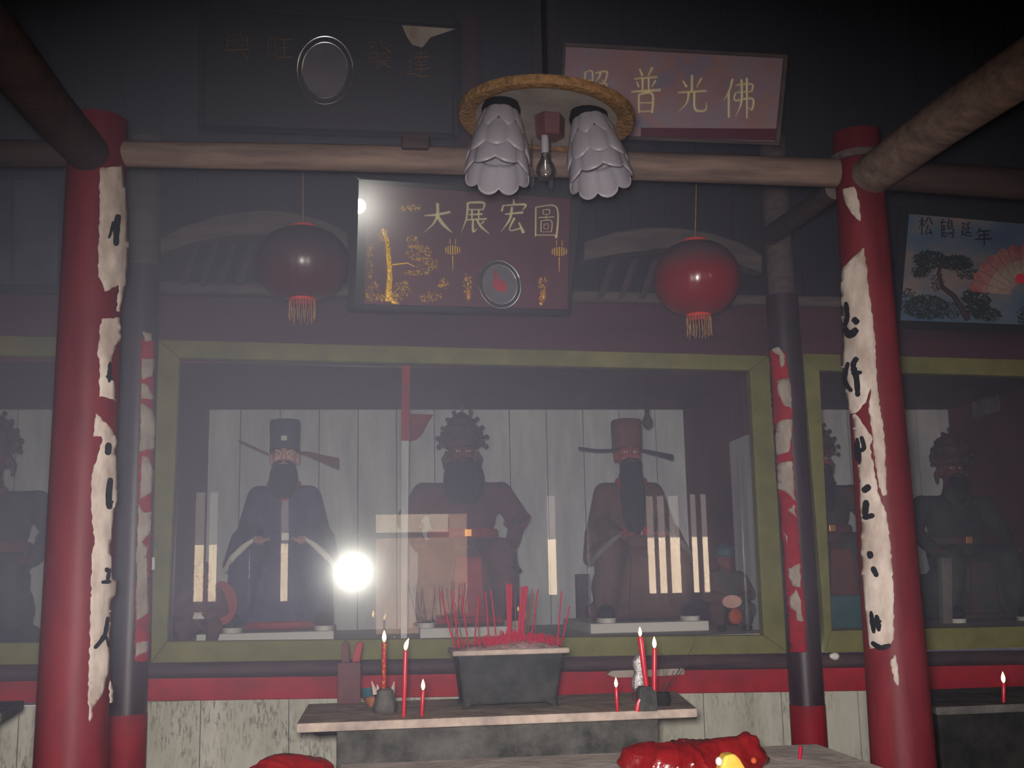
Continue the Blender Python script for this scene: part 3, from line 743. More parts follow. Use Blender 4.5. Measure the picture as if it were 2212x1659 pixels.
def relief(mb, ch, box, p0, n, wk=.72, h=.35, lift=.004, skew=0):
    x0, y0, x1, y1 = box
    for st in CH[ch]:
        L = smooth_line(st, 6); m = len(L); vs = []; fs = []
        sx, sy = (x1 - x0) / 100, (y1 - y0) / 100
        for i, q in enumerate(L):
            a = L[max(i - 1, 0)]; b = L[min(i + 1, m - 1)]
            dx, dy = (b[0] - a[0]) * sx, (b[1] - a[1]) * sy; l = math.hypot(dx, dy) or 1
            w = max(q[2], .5) * wk * sx
            cx, cy = x0 + q[0] * sx + skew * (100 - q[1]) / 100, y0 + q[1] * sy
            mid = PP(cx, cy, p0, n)
            wm = (PP(cx + w, cy, p0, n) - mid).length
            vs += [PP(cx - dy / l * w, cy + dx / l * w, p0, n) + n * lift * 0, mid + n * (lift + wm * h * 2.4), PP(cx + dy / l * w, cy - dx / l * w, p0, n)]
        for i in range(m - 1):
            o = 3 * i
            fs += [(o, o + 1, o + 4, o + 3), (o + 1, o + 2, o + 5, o + 4), (o + 2, o, o + 3, o + 5)]
        fs += [(0, 2, 1), (3 * m - 3, 3 * m - 2, 3 * m - 1)]
        mb.add(vs, fs)
    return mb
def tilt(a):
    a = math.radians(a); return Vector((0, -math.cos(a), -math.sin(a)))

def framed(name, label, cat, outer, inner, p0, n, frame_m, face_m, depth=.05, cover=False):
    t = thing(name, label, cat, PP(outer[3][0], outer[3][1], p0, n))
    o3 = [PP(x, y, p0, n) for x, y in outer]; i3 = [PP(x, y, p0, n) for x, y in inner]
    fr = MB()
    for i in range(4):
        j = (i + 1) % 4
        fr.prism([o3[i] + n * .02, o3[j] + n * .02, i3[j] + n * .012, i3[i] + n * .012], -n * depth)
    if frame_m: link('frame', fr, frame_m, t, smooth=0, bevel=.004)
    big = [c + (c - sum(i3, Vector()) / 4) * .01 for c in i3]
    link('face_panel', MB().prism([v for v in big], -n * .02), face_m, t, smooth=0)
    if cover:
        link('cover_glass', MB().add([v + n * .0165 for v in o3], [(0, 1, 2, 3)]), M_['pane_cover'], t, smooth=0)
    return t

# the glazed plaque above the middle shrine: 大展宏圖
nD = -ray(780, 458)
pD = P(1000, 530, 5.62)
plD = framed('glazed_plaque', 'glazed maroon plaque with four gold characters and a gold pine, black frame', 'plaque', [(762, 378), (1258, 412), (1230, 682), (750, 672)],
             [(792, 398), (1232, 430), (1226, 668), (786, 657)], pD, nD, M_['frame_black'], M_['plaque_red'], cover=True)
for ch, bx in (('da', (912, 436, 978, 504)), ('zhan', (992, 432, 1058, 506)), ('hong', (1076, 430, 1142, 508)), ('tu', (1152, 442, 1208, 512))):
    link('gilt_character', relief(MB(), ch, bx, pD, nD, h=.22, wk=.8), M_['gilt_pale'], plD, smooth=0)
fr_ = lambda x, y, h=0: PP(x, y, pD, nD) + nD * h
# gold pine: trunk, boughs, needle sprays and rocks
tr = MB().tube([fr_(838, 650, .004), fr_(842, 600, .006), fr_(840, 560, .008), fr_(836, 520, .006), fr_(826, 495, .004)], [.022, .017, .016, .013, .01], 8)
tr.tube([fr_(846, 572, .004), fr_(880, 568, .004), fr_(896, 576, .003)], [.006, .004, .003], 6)
tr.tube([fr_(842, 640, .004), fr_(850, 652, .006), fr_(862, 656, .004)], [.016, .016, .006], 6)
link('gilt_pine_trunk', tr, M_['gold'], plD)
nd = MB()
def spray(mb, cx, cy, rx, ry, k, s, pf, n):
    for _ in range(int(k * 1.7)):
        a = random.uniform(0, 2 * PI); r = math.sqrt(random.random())
        x, y = cx + rx * r * math.cos(a), cy + ry * r * math.sin(a)
        b = random.uniform(0, PI); l = random.uniform(.5, 1) * s
        p = pf(x, y, .002); q1 = pf(x + l * math.cos(b), y + l * math.sin(b), .002 + random.uniform(0, .006)); q2 = pf(x - l * .35 * math.sin(b), y + l * .35 * math.cos(b), .004 + random.uniform(0, .006))
        q3 = pf(x + l * .35 * math.sin(b), y - l * .35 * math.cos(b), .001)
        mb.add([p, q1, q2, q3, (p + q1 + q2 + q3) / 4 + n * .004], [(0, 4, 2), (2, 4, 1), (1, 4, 3), (3, 4, 0), (0, 2, 1, 3)])
for a in ((885, 448, 26, 7, 26, 7), (905, 545, 28, 18, 70, 6), (925, 570, 24, 14, 60, 5), (890, 520, 14, 14, 30, 6), (900, 588, 32, 5, 40, 5), (828, 505, 12, 14, 30, 6), (800, 560, 8, 40, 26, 6), (870, 625, 20, 20, 36, 6),
          (805, 630, 14, 24, 36, 6), (840, 640, 26, 12, 40, 7), (958, 612, 12, 12, 22, 6), (930, 640, 24, 12, 34, 6), (1010, 612, 9, 22, 30, 6), (1172, 610, 9, 14, 24, 6), (1170, 640, 5, 18, 24, 6)):
    spray(nd, *a, fr_, nD)
link('gilt_needles', nd, M_['gold'], plD, smooth=0)
for lx, ly in ((978, 540), (1208, 543)):
    lm = MB()
    for k in range(-3, 4):
        rx = 17
        lm.tube([fr_(lx + k * 5, ly + s_ * math.sqrt(max(0, 1 - (k / 3.6) ** 2)) * 10, .003) for s_ in (-1, -.5, 0, .5, 1)], .0032, 6)
    lm.tube([fr_(lx - 6, ly - 24, .002), fr_(lx - 6, ly - 12, .002)], .002, 6); lm.tube([fr_(lx + 6, ly - 24, .002), fr_(lx + 6, ly - 12, .002)], .002, 6)
    lm.tube([fr_(lx, ly + 12, .002), fr_(lx, ly + 44, .002)], [.003, .0015], 6)
    link('gilt_lantern', lm, M_['gold'], plD)
for vx in (1012, 1174):
    link('gilt_vase', MB().lathe([(.004, 0), (.014, .01), (.02, .05), (.012, .075), (.018, .09)], fr_(vx, 650, .004), 12), M_['gold_dim'], plD)

# mauve printed plaque, upper right: 佛光普照 read from the right
nM = tilt(20); pM = P(1450, 210, 4.92)
plM = framed('printed_plaque', 'mauve printed plaque with gold characters, tilted forward above the tie beam', 'plaque', [(1216, 92), (1700, 119), (1681, 314), (1205, 296)],
             [(1222, 101), (1692, 126), (1674, 306), (1212, 288)], pM, nM, M_['timber_mid'], M_['print_mauve'], depth=.03)
for ch, bx in (('zhao', (1258, 148, 1318, 224)), ('pu', (1362, 146, 1428, 246)), ('guang', (1460, 160, 1530, 246)), ('fo', (1562, 166, 1636, 256))):
    link('gilt_character', relief(MB(), ch, bx, pM, nM, h=.22, wk=.78), M_['gilt_pale'], plM, smooth=0)
link('printed_band', MB().prism([PP(x, y, pM, nM) + nM * .003 for x, y in ((1384, 276), (1676, 278), (1674, 304), (1384, 296))], -nM * .002), M_['plaque_red'], plM, smooth=0)

# black plaque, upper left: 興旺發達
nB = tilt(15); pB = P(720, 165, 4.98)
plB = framed('lacquer_plaque', 'black lacquer plaque with faint gold characters, upper left', 'plaque', [(432, 8), (992, 46), (990, 300), (428, 282)],
             [(446, 22), (978, 58), (976, 288), (442, 270)], pB, nB, M_['frame_black'], M_['plaque_black'])
for ch, bx in (('xing', (484, 72, 540, 128)), ('wang', (574, 76, 632, 132)), ('fa', (790, 84, 846, 146)), ('dab', (876, 108, 932, 168))):
    link('gilt_character', relief(MB(), ch, bx, pB, nB, h=.25, wk=.45), M_['gold_dim'], plB, smooth=0)
link('pale_patch', MB().prism([PP(x, y, pB, nB) + nB * .016 for x, y in ((868, 56), (984, 64), (930, 82), (912, 104), (890, 98), (878, 80))], -nB * .002), M_['paper'], plB, smooth=0)  # flat pale patch at the top right of the plaque

for tt, p0_, n_, pts_ in ((plM, pM, nM, ((1290, 120), (1620, 140))), (plB, pB, nB, ((520, 40), (920, 60)))):
    for hx, hy in pts_:
        a_ = PP(hx, hy, p0_, n_) - n_ * .018
        link('hanger', MB().tube([a_, Vector((a_.x, 6.58, a_.z + .25))], .006, 6), M_['frame_black'], tt)
# framed pine and fan picture at the right
nR = tilt(14); pR = P(2080, 580, 5.95)
plR = framed('framed_picture', 'framed relief picture of a pine and a red fan beside the right column', 'picture', [(1944, 442), (2500, 470), (2500, 730), (1926, 708)],
             [(1962, 462), (2470, 506), (2472, 710), (1943, 692)], pR, nR, M_['frame_black'], M_['print_sky'])
rf = lambda x, y, h=0: PP(x, y, pR, nR) + nR * h
for ch, bx in (('song', (1984, 468, 2014, 508)), ('he', (2030, 472, 2060, 514)), ('yan', (2074, 480, 2100, 512)), ('nian', (2106, 492, 2142, 530))):
    link('relief_character', relief(MB(), ch, bx, pR, nR, h=.4, wk=1.1), M_['relief_dark'], plR, smooth=0)
fan = MB(); fc = (2215, 640)
for k in range(13):
    a0 = PI * (.97 - .072 * k); a1 = PI * (.97 - .072 * (k + .92))
    fan.prism([rf(fc[0] + r * math.cos(a), fc[1] - r * .92 * math.sin(a), .006) for r, a in ((34, a0), (112, a0), (118, (a0 + a1) / 2), (112, a1), (34, a1))], -nR * .004)
link('fan_leaf', fan, M_['fan_cream'], plR, smooth=0)
fr2 = MB()
for k in range(13):
    a0 = PI * (.97 - .072 * k); a1 = PI * (.97 - .072 * (k + .92))
    fr2.prism([rf(fc[0] + r * math.cos(a), fc[1] - r * .92 * math.sin(a), .009) for r, a in ((86, a0), (118, a0), (126, (a0 + a1) / 2), (118, a1), (86, a1))], -nR * .004)
link('fan_feathers', fr2, M_['fan_red'], plR, smooth=0)
link('red_sun', MB().prism([rf(2203 + 11 * math.cos(a * PI / 10), 602 + 11 * math.sin(a * PI / 10), .012) for a in range(20)], -nR * .004), M_['sun_red'], plR, smooth=0)
pn = MB()
for a in ((2010, 560, 36, 20, 200, 9), (2065, 566, 36, 16, 180, 9), (2090, 590, 22, 14, 60, 7), (1990, 585, 22, 12, 90, 8), (2025, 610, 14, 20, 50, 6), (1960, 650, 16, 30, 60, 7), (2000, 662, 46, 26, 260, 9), (2050, 670, 30, 18, 70, 7), (2108, 650, 30, 32, 240, 9), (2132, 678, 30, 14, 130, 8), (2208, 682, 12, 20, 40, 7)):
    spray(pn, *a, rf, nR)
link('pine_boughs', pn, M_['pine'], plR, smooth=0)
link('pine_trunk', MB().tube([rf(2090, 690, .004), rf(2060, 640, .006), rf(2034, 620, .006), rf(2026, 590, .006), rf(2036, 560, .004)], [.02, .016, .014, .011, .008], 8), M_['timber_dark'], plR)
# dark framed picture at the far left
nL = tilt(14); pL = P(60, 500, 6.0)
plL = framed('framed_picture', 'dim blue framed picture left of the left red column', 'picture', [(-400, 350), (150, 372), (146, 636), (-400, 628)], [(-380, 372), (128, 392), (124, 616), (-380, 606)], pL, nL, M_['frame_black'], M_['print_dark'])
link('mount_strip', MB().prism([PP(x, y, pL, nL) + nL * .006 for x, y in ((22, 384), (32, 384), (32, 606), (22, 606))], -nL * .004), M_['frame_black'], plL, smooth=0)

# two oval mirrors with double silver rims
def oval(label, cx, cy, rx, ry, rot, Y, n, patch):
    p0 = Y
    t = thing('oval_mirror', label, 'mirror', p0)
    ca, sa = math.cos(rot), math.sin(rot)
    def q(k, a, h): 
        x, y = rx * k * math.cos(a), ry * k * math.sin(a)
        return PP(cx + x * ca - y * sa, cy + x * sa + y * ca, p0, n) + n * h
    N = 56
    for nm, k, r in (('outer_rim', .97, .0045), ('inner_rim', .80, .0032)):
        pts = [q(k, 2 * PI * i / N, .008) for i in range(N + 1)]
        link(nm, MB().tube(pts, r, 8), M_['chrome'], t)
    link('rim_band', MB().prism([q(.97, 2 * PI * i / N, .004) for i in range(N)], -n * .02), M_['oval_band'], t, smooth=0)
    link('mirror_face', MB().prism([q(.8, 2 * PI * i / N, .0065) for i in range(N)], -n * .002), M_['oval_face'], t, smooth=0)
    if patch:  # red blob with an upward tail on the face
        mb = MB()
        mb.prism([q(.3 + .05 * math.sin(2 * a), a, .009) + Vector((0, 0, -.004)) for a in [2 * PI * i / 20 for i in range(20)]], -n * .002)
        mb.prism([q(u, v, .009) for u, v in ((.3, -1.9), (.62, -1.75), (.62, -1.6), (.34, -1.3))], -n * .002)
        link('red_patch', mb, M_['red_trim'], t, smooth=0)
    return t
M_['oval_face'] = mat('mirror_face', (92, 86, 94), (76, 70, 80), 8, rough=.35)
M_['oval_band'] = mat('mirror_band', (30, 27, 33), rough=.4)
oval('oval silver-rimmed mirror hung before the black lacquer plaque', 702, 152, 62, 75, .0, PP(702, 152, pB, nB) + nB * .036, nB, False)
oval('oval silver-rimmed mirror with a red motif on the glazed plaque', 1079, 614, 46, 54, -.35, PP(1079, 614, pD, nD) + nD * .036, nD, True)

jb = P(897, 310, 3.955)
tag(link('wooden_block', MB().box(jb, (.10, .06, .055)), M_['timber_dark'], smooth=0, bevel=.006), 'small dark wooden block fixed to the tie beam left of the lamp', 'block')
# ------------------------------------------------------------------ ceiling lamp: straw disc and petal shades
YLp = 3.7
lc = P(1180, 258, YLp)
lamp = thing('ceiling_lamp', 'old ceiling lamp with a straw disc, petal glass shades and a bulb', 'lamp', lc)
R = M(205, YLp)
rot = Matrix.Rotation(math.radians(4.5), 3, 'Y')
def ring(prof, n=56, mod=None, cap=True): return MB().lathe(prof, lc, n, rot, mod, cap)
link('straw_rim', ring([(R * .80, .0), (R * .9, -.012), (R * .985, -.01), (R, .006), (R * .99, .022), (R * .9, .026), (R * .78, .02)], cap=False), M_['straw'], lamp)
link('disc_plate', ring([(.001, .012), (R * .82, .004), (R * .82, .016), (.001, .024)]), M_['lamp_plate'], lamp)
link('rod', MB().tube([lc + Vector((0, 0, .02)), lc + Vector((0, 0, 2.2))], .009, 10), M_['frame_black'], lamp)
def shade(cx, cy, s, lean, spin):
    top = P(cx, cy, YLp - .08)
    rr = Matrix.Rotation(lean, 3, 'Y') @ Matrix.Rotation(-.2, 3, 'X') @ Matrix.Rotation(spin, 3, 'Z')
    mb = MB()
    n = 64; pet = 8
    tiers = [(.0, .105, .060, .086, 0), (.07, .205, .078, .108, PI / pet), (.16, .272, .092, .112, 0)]
    for z0, z1, ra, rb, ph in tiers:
        vs = []; fs = []; K = 9
        for i in range(K):
            t = i / (K - 1)
            for k in range(n):
                a = 2 * PI * k / n
                c = abs(math.cos(pet / 2 * (a + ph)))
                edge = z0 + (z1 - z0) * (.80 + .20 * c ** .7)
                z = z0 + (edge - z0) * t
                r = (ra + (rb - ra) * math.sin(t * PI / 2)) * (.93 + .09 * c ** .6)
                vs.append(top + rr @ (Vector((r * math.cos(a), r * math.sin(a), -z)) * s))
        for i in range(K - 1):
            for k in range(n): fs.append((i * n + k, i * n + (k + 1) % n, (i + 1) * n + (k + 1) % n, (i + 1) * n + k))
        mb.add(vs, fs)
    o = link('petal_shade', mb, M_['opal'], lamp, smooth=60, solid=.004)
    link('shade_cap', MB().lathe([(.02, .05), (.056, .046), (.068, .012), (.066, -.008), (.06, -.008)], top, 28, rr), M_['frame_black'], lamp)
shade(1082, 244, .97, .10, .2)
shade(1272, 258, .95, -.10, .3)
bp = P(1178, 350, YLp - .05)
link('bulb_holder', MB().lathe([(.012, .075), (.014, .06), (.014, .02), (.012, .012)], bp + Vector((0, 0, .02)), 16), M_['opal'], lamp)
link('bulb', MB().lathe([(.012, .03), (.016, .012), (.03, -.015), (.034, -.035), (.026, -.056), (.01, -.066), (.002, -.067)], bp, 24), M_['clear'], lamp)
link('lamp_stem_box', MB().lathe([(.05, .06), (.055, .04), (.05, -.03), (.042, -.034)], P(1188, 278, YLp), 6), M_['box_wood'], lamp, smooth=0)
for gx, gy in ((1149, 388), (1189, 392)):
    g = P(gx, gy, YLp)
    link('glass_drop', MB().lathe([(.002, .045), (.007, .03), (.008, -.02), (.002, -.045)], g, 8), M_['clear'], lamp, smooth=0)
    link('drop_wire', MB().tube([g + Vector((0, 0, .045)), P(gx, 300, YLp)], .0015, 5), M_['chrome'], lamp)

# ------------------------------------------------------------------ lanterns
def lantern(label, cx, cy, rx, ry, Y, m, ytop):
    ytop = rowx(334.5, 371, cx)
    c = P(cx, cy, Y); r = M(rx, Y); h = M(ry, Y) / math.cos(.2)
    t = thing('paper_lantern', label, 'lantern', c)
    prof = []
    for i in range(1, 25):
        a = PI * i / 25
        prof.append((r * math.sin(a) ** .85, h * math.cos(a)))
    prof = prof[::-1]
    link('lantern_body', MB().lathe(prof, c, 72, None, lambda a, i, z: 1 + .006 * math.cos(24 * a)), m, t, smooth=60)
    for s_ in (1, -1):
        z = s_ * h * .985
        link('end_ring', MB().lathe([(r * .27, z - .012), (r * .29, z - .012), (r * .29, z + .012), (r * .27, z + .012)], c, 32), M_['lantern_rim'], t)
    link('hanging_cord', MB().tube([c + Vector((0, 0, h)), P(cx, ytop, Y)], .003, 6), M_['tassel'], t)
    zb = -h * .985
    link('red_collar', MB().lathe([(r * .25, zb), (r * .26, zb - .035)], c, 32), M_['red_trim'], t)
    tm = MB()
    for k in range(26):
        a = 2 * PI * k / 26
        p = c + Vector((r * .275 * math.cos(a), r * .275 * math.sin(a), zb))
        L = random.uniform(.09, .125)
        tm.tube([p, p + Vector((random.uniform(-.004, .004), 0, -L * .5)), p + Vector((random.uniform(-.006, .006), 0, -L))], .0022, 5)
    link('fringe', tm, M_['tassel'], t)
lantern('dusty dim red lantern hanging left of the glazed plaque', 654, 570, 102, 80, 5.72, M_['lantern2'], 340)
lantern('brighter red lantern hanging right of the glazed plaque', 1505, 602, 99, 86, 5.72, M_['lantern'], 372)

# ------------------------------------------------------------------ stone altar and what stands on it
ZA = P(1076, 1547, 4.68).z
alt = thing('stone_altar', 'grey stone altar with an overhanging slab before the middle shrine', 'altar', (P(1076, 1547, 4.9).x, 5.0, 0))
yb = CAM.y + (CAM.z - ZA) / (CAM.z - P(1076, 1506, 5.3).z) * 5.3
YAB = PZ(1076, 1506, ZA).y
xl, xr = PZ(642, 1558, ZA).x, PZ(1526, 1538, ZA).x
slab = MB().prism([(xl, 4.68, ZA), (xr, 4.68, ZA), (PZ(1482, 1500, ZA).x, YAB, ZA), (PZ(664, 1524, ZA).x, YAB, ZA)], (0, 0, -.035))
link('top_slab', slab, M_['stone_top'], alt, smooth=0, bevel=.006)
link('altar_body', MB().span(P(727, 1600, 4.8).x, P(1425, 1600, 4.8).x, 4.8, YAB - .1, 0, ZA - .035), M_['stone'], alt, smooth=0, bevel=.01)
link('corbel', MB().span(P(676, 1570, 4.85).x, P(730, 1570, 4.85).x, 4.82, YAB - .1, P(700, 1586, 4.85).z, ZA - .035), M_['stone_dark'], alt, smooth=0, bevel=.012)
# right-hand and left-hand altars
ZR = P(2120, 1524, 4.9).z
ar = thing('stone_altar', 'dark stone altar at the right edge, holding one lit candle', 'altar', (P(2200, 1600, 5).x, 5.2, 0))
link('top_slab', MB().prism([(P(2022, 1530, 4.9).x, 4.9, ZR), (5.2, 4.9, ZR), (5.2, 5.6, ZR), (P(2030, 1530, 4.9).x, 5.6, ZR)], (0, 0, -.035)), M_['stone'], ar, smooth=0, bevel=.006)
link('altar_body', MB().span(P(2030, 1600, 4.96).x, 5.1, 4.96, 5.5, 0, ZR - .035), M_['stone_dark'], ar, smooth=0, bevel=.01)
al = thing('stone_altar', 'grey stone altar whose corner shows at the left edge', 'altar', (-3, 5.2, 0))
ZL = P(20, 1540, 4.9).z
link('top_slab', MB().prism([(-4.2, 4.9, ZL), (P(2, 1545, 4.9).x, 4.9, ZL), (P(52, 1524, 5.4).x, 5.4, ZL), (-4.2, 5.4, ZL)], (0, 0, -.04)), M_['stone'], al, smooth=0, bevel=.006)
link('altar_body', MB().span(-4.1, P(-60, 1600, 5).x, 5.0, 5.35, 0, ZL - .04), M_['stone_dark'], al, smooth=0)

# incense burner: tapered trough with lip, ash bed, curled feet
YB0, YB1 = 4.93, 5.2
bz1 = P(1100, 1402, YB0).z; bz0 = P(1100, 1522, YB0).z
b_xl, b_xr = P(985, 1402, YB0).x, P(1222, 1402, YB0).x
c_xl, c_xr = P(1003, 1520, YB0).x, P(1203, 1520, YB0).x
bur = thing('incense_burner', 'heavy iron incense burner heaped with ash on the stone altar', 'burner', ((b_xl + b_xr) / 2, (YB0 + YB1) / 2, ZA))
tw = .02
def frus(mb, x0, x1, y0, y1, z0, X0, X1, Y0, Y1, z1):
    mb.add([(x0, y0, z0), (x1, y0, z0), (x1, y1, z0), (x0, y1, z0), (X0, Y0, z1), (X1, Y0, z1), (X1, Y1, z1), (X0, Y1, z1)],
           [(3, 2, 1, 0), (4, 5, 6, 7), (0, 1, 5, 4), (1, 2, 6, 5), (2, 3, 7, 6), (3, 0, 4, 7)])
    return mb
link('trough', frus(MB(), c_xl, c_xr, YB0 + .02, YB1 - .02, bz0, b_xl + .006, b_xr - .006, YB0, YB1, bz1 - .005), M_['iron'], bur, smooth=0, bevel=.012)
lip = MB()
lip.span(b_xl - .016, b_xr + .016, YB0 - .016, YB0 + .012, bz1 - .024, bz1); lip.span(b_xl - .016, b_xr + .016, YB1 - .012, YB1 + .016, bz1 - .024, bz1)
lip.span(b_xl - .016, b_xl + .012, YB0 + .012, YB1 - .012, bz1 - .024, bz1); lip.span(b_xr - .012, b_xr + .016, YB0 + .012, YB1 - .012, bz1 - .024, bz1)
link('rim', lip, M_['stone_top'], bur, smooth=0, bevel=.008)
for fx in (c_xl + .012, c_xr - .012):
    for fy in (YB0 + .035, YB1 - .035):
        sgn = -1 if fx < (c_xl + c_xr) / 2 else 1
        link('foot', MB().tube([(fx - sgn * .02, fy, bz0 + .012), (fx + sgn * .012, fy - .012, bz0 - .004), (fx + sgn * .016, fy - .016, (bz0 + ZA) / 2), (fx - sgn * .002, fy - .01, ZA + .004)], [.016, .014, .010, .009], 10), M_['iron'], bur)
ab = MB(); NX, NY = 36, 10
vs = []; fs = []
for i in range(NX + 1):
    for j in range(NY + 1):
        u, v = i / NX, j / NY
        edge = min(u, 1 - u, v, 1 - v)
        z = bz1 - .004 + .016 * min(1, edge * 8) + .02 * math.exp(-((u - .62) / .2) ** 2) * min(1, edge * 6) + .006 * noise.noise(Vector((u * 30, v * 12, 1)))
        vs.append((b_xl + (b_xr - b_xl) * u, YB0 + .004 + (YB1 - YB0 - .008) * v, z))
for i in range(NX):
    for j in range(NY): fs.append((i * (NY + 1) + j, (i + 1) * (NY + 1) + j, (i + 1) * (NY + 1) + j + 1, i * (NY + 1) + j + 1))
link('ash_bed', ab.add(vs, fs), M_['ash'], bur)
stub = MB()
for _ in range(420):
    u = min(.97, max(.05, random.gauss(.58, .2))); v = random.uniform(.1, .9)
    p = Vector((b_xl + (b_xr - b_xl) * u, YB0 + (YB1 - YB0) * v, bz1 + .004))
    hgt = random.uniform(.012, .05) * (1 + .5 * math.exp(-((u - .62) / .15) ** 2))
    stub.tube([p, p + Vector((random.uniform(-.5, .5) * hgt, random.uniform(-.3, .3) * hgt, hgt))], .0022, 5)
tag(link('incense_stubs', stub, M_['stick_red'], smooth=0), 'bed of burnt red incense stubs in the ash of the burner', 'incense stubs', kind='stuff')

def zz(x, y): return (730 + x * .339, 1099 + y * .339)
sticks = [((690, 505), (745, 860), 0), ((720, 520), (775, 870), 1), ((650, 520), (745, 870), 1), ((770, 545), (745, 860), 0), ((785, 550), (835, 870), 1), ((745, 600), (800, 860), 0), ((900, 560), (865, 870), 1),
          ((940, 530), (965, 860), 1), ((975, 520), (1015, 860), 1), ((1075, 482), (1085, 860), 1), ((1085, 476), (1092, 860), 1), ((1097, 480), (1098, 860), 1), ((1108, 482), (1102, 860), 1),
          ((1170, 495), (1140, 860), 1), ((1182, 492), (1150, 860), 1), ((1190, 496), (1158, 860), 1), ((1200, 490), (1165, 860), 1), ((1208, 494), (1172, 860), 1), ((1178, 500), (1146, 860), 1),
          ((1240, 510), (1180, 860), 0), ((1275, 510), (1228, 860), 1), ((1250, 540), (1195, 860), 0), ((1262, 600), (1255, 860), 0), ((1425, 525), (1398, 872), 1), ((1478, 620), (1424, 872), 1), ((1130, 530), (1132, 860), 0), ((880, 520), (905, 860), 0)]
side = {}
def where(px):
    return ('far left' if px < 985 else 'left' if px < 1030 else 'middle' if px < 1085 else 'right' if px < 1180 else 'far right')
for i, (tp, bs, c) in enumerate(sticks):
    tp, bs = zz(*tp), zz(*bs)
    Y = random.uniform(4.99, 5.14)
    a = P(bs[0], bs[1], Y); a.z = bz1 + .004
    b = P(tp[0], tp[1], Y + random.uniform(-.03, .03))
    k = where(bs[0])
    spot = {'far left': 'at the far left end', 'left': 'left of centre', 'middle': 'near the middle', 'right': 'in the bunch right of centre', 'far right': 'at the far right end'}[k]
    tag(link('incense_stick', MB().tube([a, b], .0034 if c else .0022, 6), M_['stick_red' if c else 'stick_brown']),
        ('red' if c else 'thin brown') + ' incense stick standing in the burner ' + spot, 'incense stick', ('red' if c else 'brown') + ' incense sticks ' + spot + ' of the burner')

def candle(label, bx, by, tx, ty, w, Y=None, zb=None, m='candle', lean=0.0, fh=24):
    base = PZ(bx, by, ZA) if zb is None else None
    if Y is not None: base = P(bx, by, Y)
    Y0 = base.y
    if zb is None and Y is None: base.z = ZA + .001
    top = P(tx, ty, Y0); r = M(w, Y0) / 2
    t = thing('candle', label, 'candle', base)
    d = top - base
    link('wax', MB().tube([base, base + d * .02, base + d * .5, base + d * .97, top], [r * .8, r * .85, r, r * 1.08, r * .9], 16), M_[m], t)
    link('wick', MB().tube([top, top + Vector((lean * .003, 0, .008))], .0012, 6), M_['wick'], t)
    h = M(fh, Y0); f = top + Vector((0, 0, .003))
    fl_ = MB().tube([f + Vector((lean * h * s_ * s_, 0, h * s_)) for s_ in (0, .12, .3, .5, .7, .88, 1)], [h * k for k in (.05, .13, .18, .17, .12, .05, .008)], 12)
    link('flame', fl_, M_['flame'], t)
    return t
h2y = PZ(1397, 1534, ZA).y
candle('tall lit candle with gilt pattern in the left stone holder', 829, 1490, 830, 1388, 10, Y=4.95, m='candle_gold')
candle('tallest plain red lit candle beside the gilt candle on the left', 872, 1549, 876, 1406, 9, lean=.3, fh=24)
candle('short red lit candle on the left side of the slab', 911, 1548, 914, 1492, 8, fh=22)
candle('short red lit candle on the right side of the slab', 1334, 1538, 1331, 1486, 8, fh=20)
candle('leaning red lit candle stuck in the right stone holder', 1397, 1488, 1383, 1376, 12, Y=h2y, fh=20)
candle('tall straight red lit candle at the right, beside the leaning candle', 1413, 1535, 1414, 1401, 10, fh=24)
candle('single red lit candle on the dark altar at the right edge', 2168, 1518, 2168, 1476, 8, Y=4.98, zb=0, fh=24)

def rock(mb, c, rx, ry, rz, seed, rough=.25):
    m = MB().ell(c, (rx, ry, rz), 20, 14)
    c = Vector(c)
    for v in m.v:
        d = (v - c)
        v += d * rough * noise.noise(v * 18 + Vector((seed, 0, 0)))
        if v.z < c.z - rz * .8: v.z = c.z - rz * .8
    mb.v += []; o = len(mb.v)
    mb.v += m.v; mb.f += [tuple(i + o for i in f) for f in m.f]
    return mb
# stone candle holders
h1 = PZ(832, 1538, ZA); hh = M(52, h1.y)
t = thing('candle_holder', 'rough grey stone candle holder with pointed spikes, left on the slab', 'candle holder', h1)
mb = MB().lathe([(.05, 0), (.052, .02), (.046, hh * .5), (.036, hh * .85), (.022, hh * .95)], h1, 14, None, lambda a, i, z: 1 + .16 * noise.noise(Vector((math.cos(a) * 2, math.sin(a) * 2, z * 30))))
link('stone_body', mb, M_['stone'], t)
for dx, l in ((-.05, .055), (-.03, .04), (.034, .05)):
    link('spike', MB().tube([h1 + Vector((dx * .8, 0, hh * .7)), h1 + Vector((dx * 1.15, 0, hh * .7 + l))], [.014, .002], 6), M_['stone_top'], t)
h2 = PZ(1397, 1534, ZA)
t = thing('candle_holder', 'squat grey stone block holding the leaning candle, right on the slab', 'candle holder', h2)
link('stone_body', MB().loft([(h2, .042, .04), (h2 + Vector((0, 0, .03)), .043, .041), (h2 + Vector((0, 0, .08)), .04, .038), (h2 + Vector((-.004, 0, M(50, h2.y))), .026, .026)], 16, 5), M_['stone'], t)
link('wax_drip', MB().tube([h2 + Vector((-.045, -.02, .002)), h2 + Vector((-.04, -.026, .035)), h2 + Vector((-.02, -.03, .07))], [.014, .01, .006], 8), M_['candle'], t)
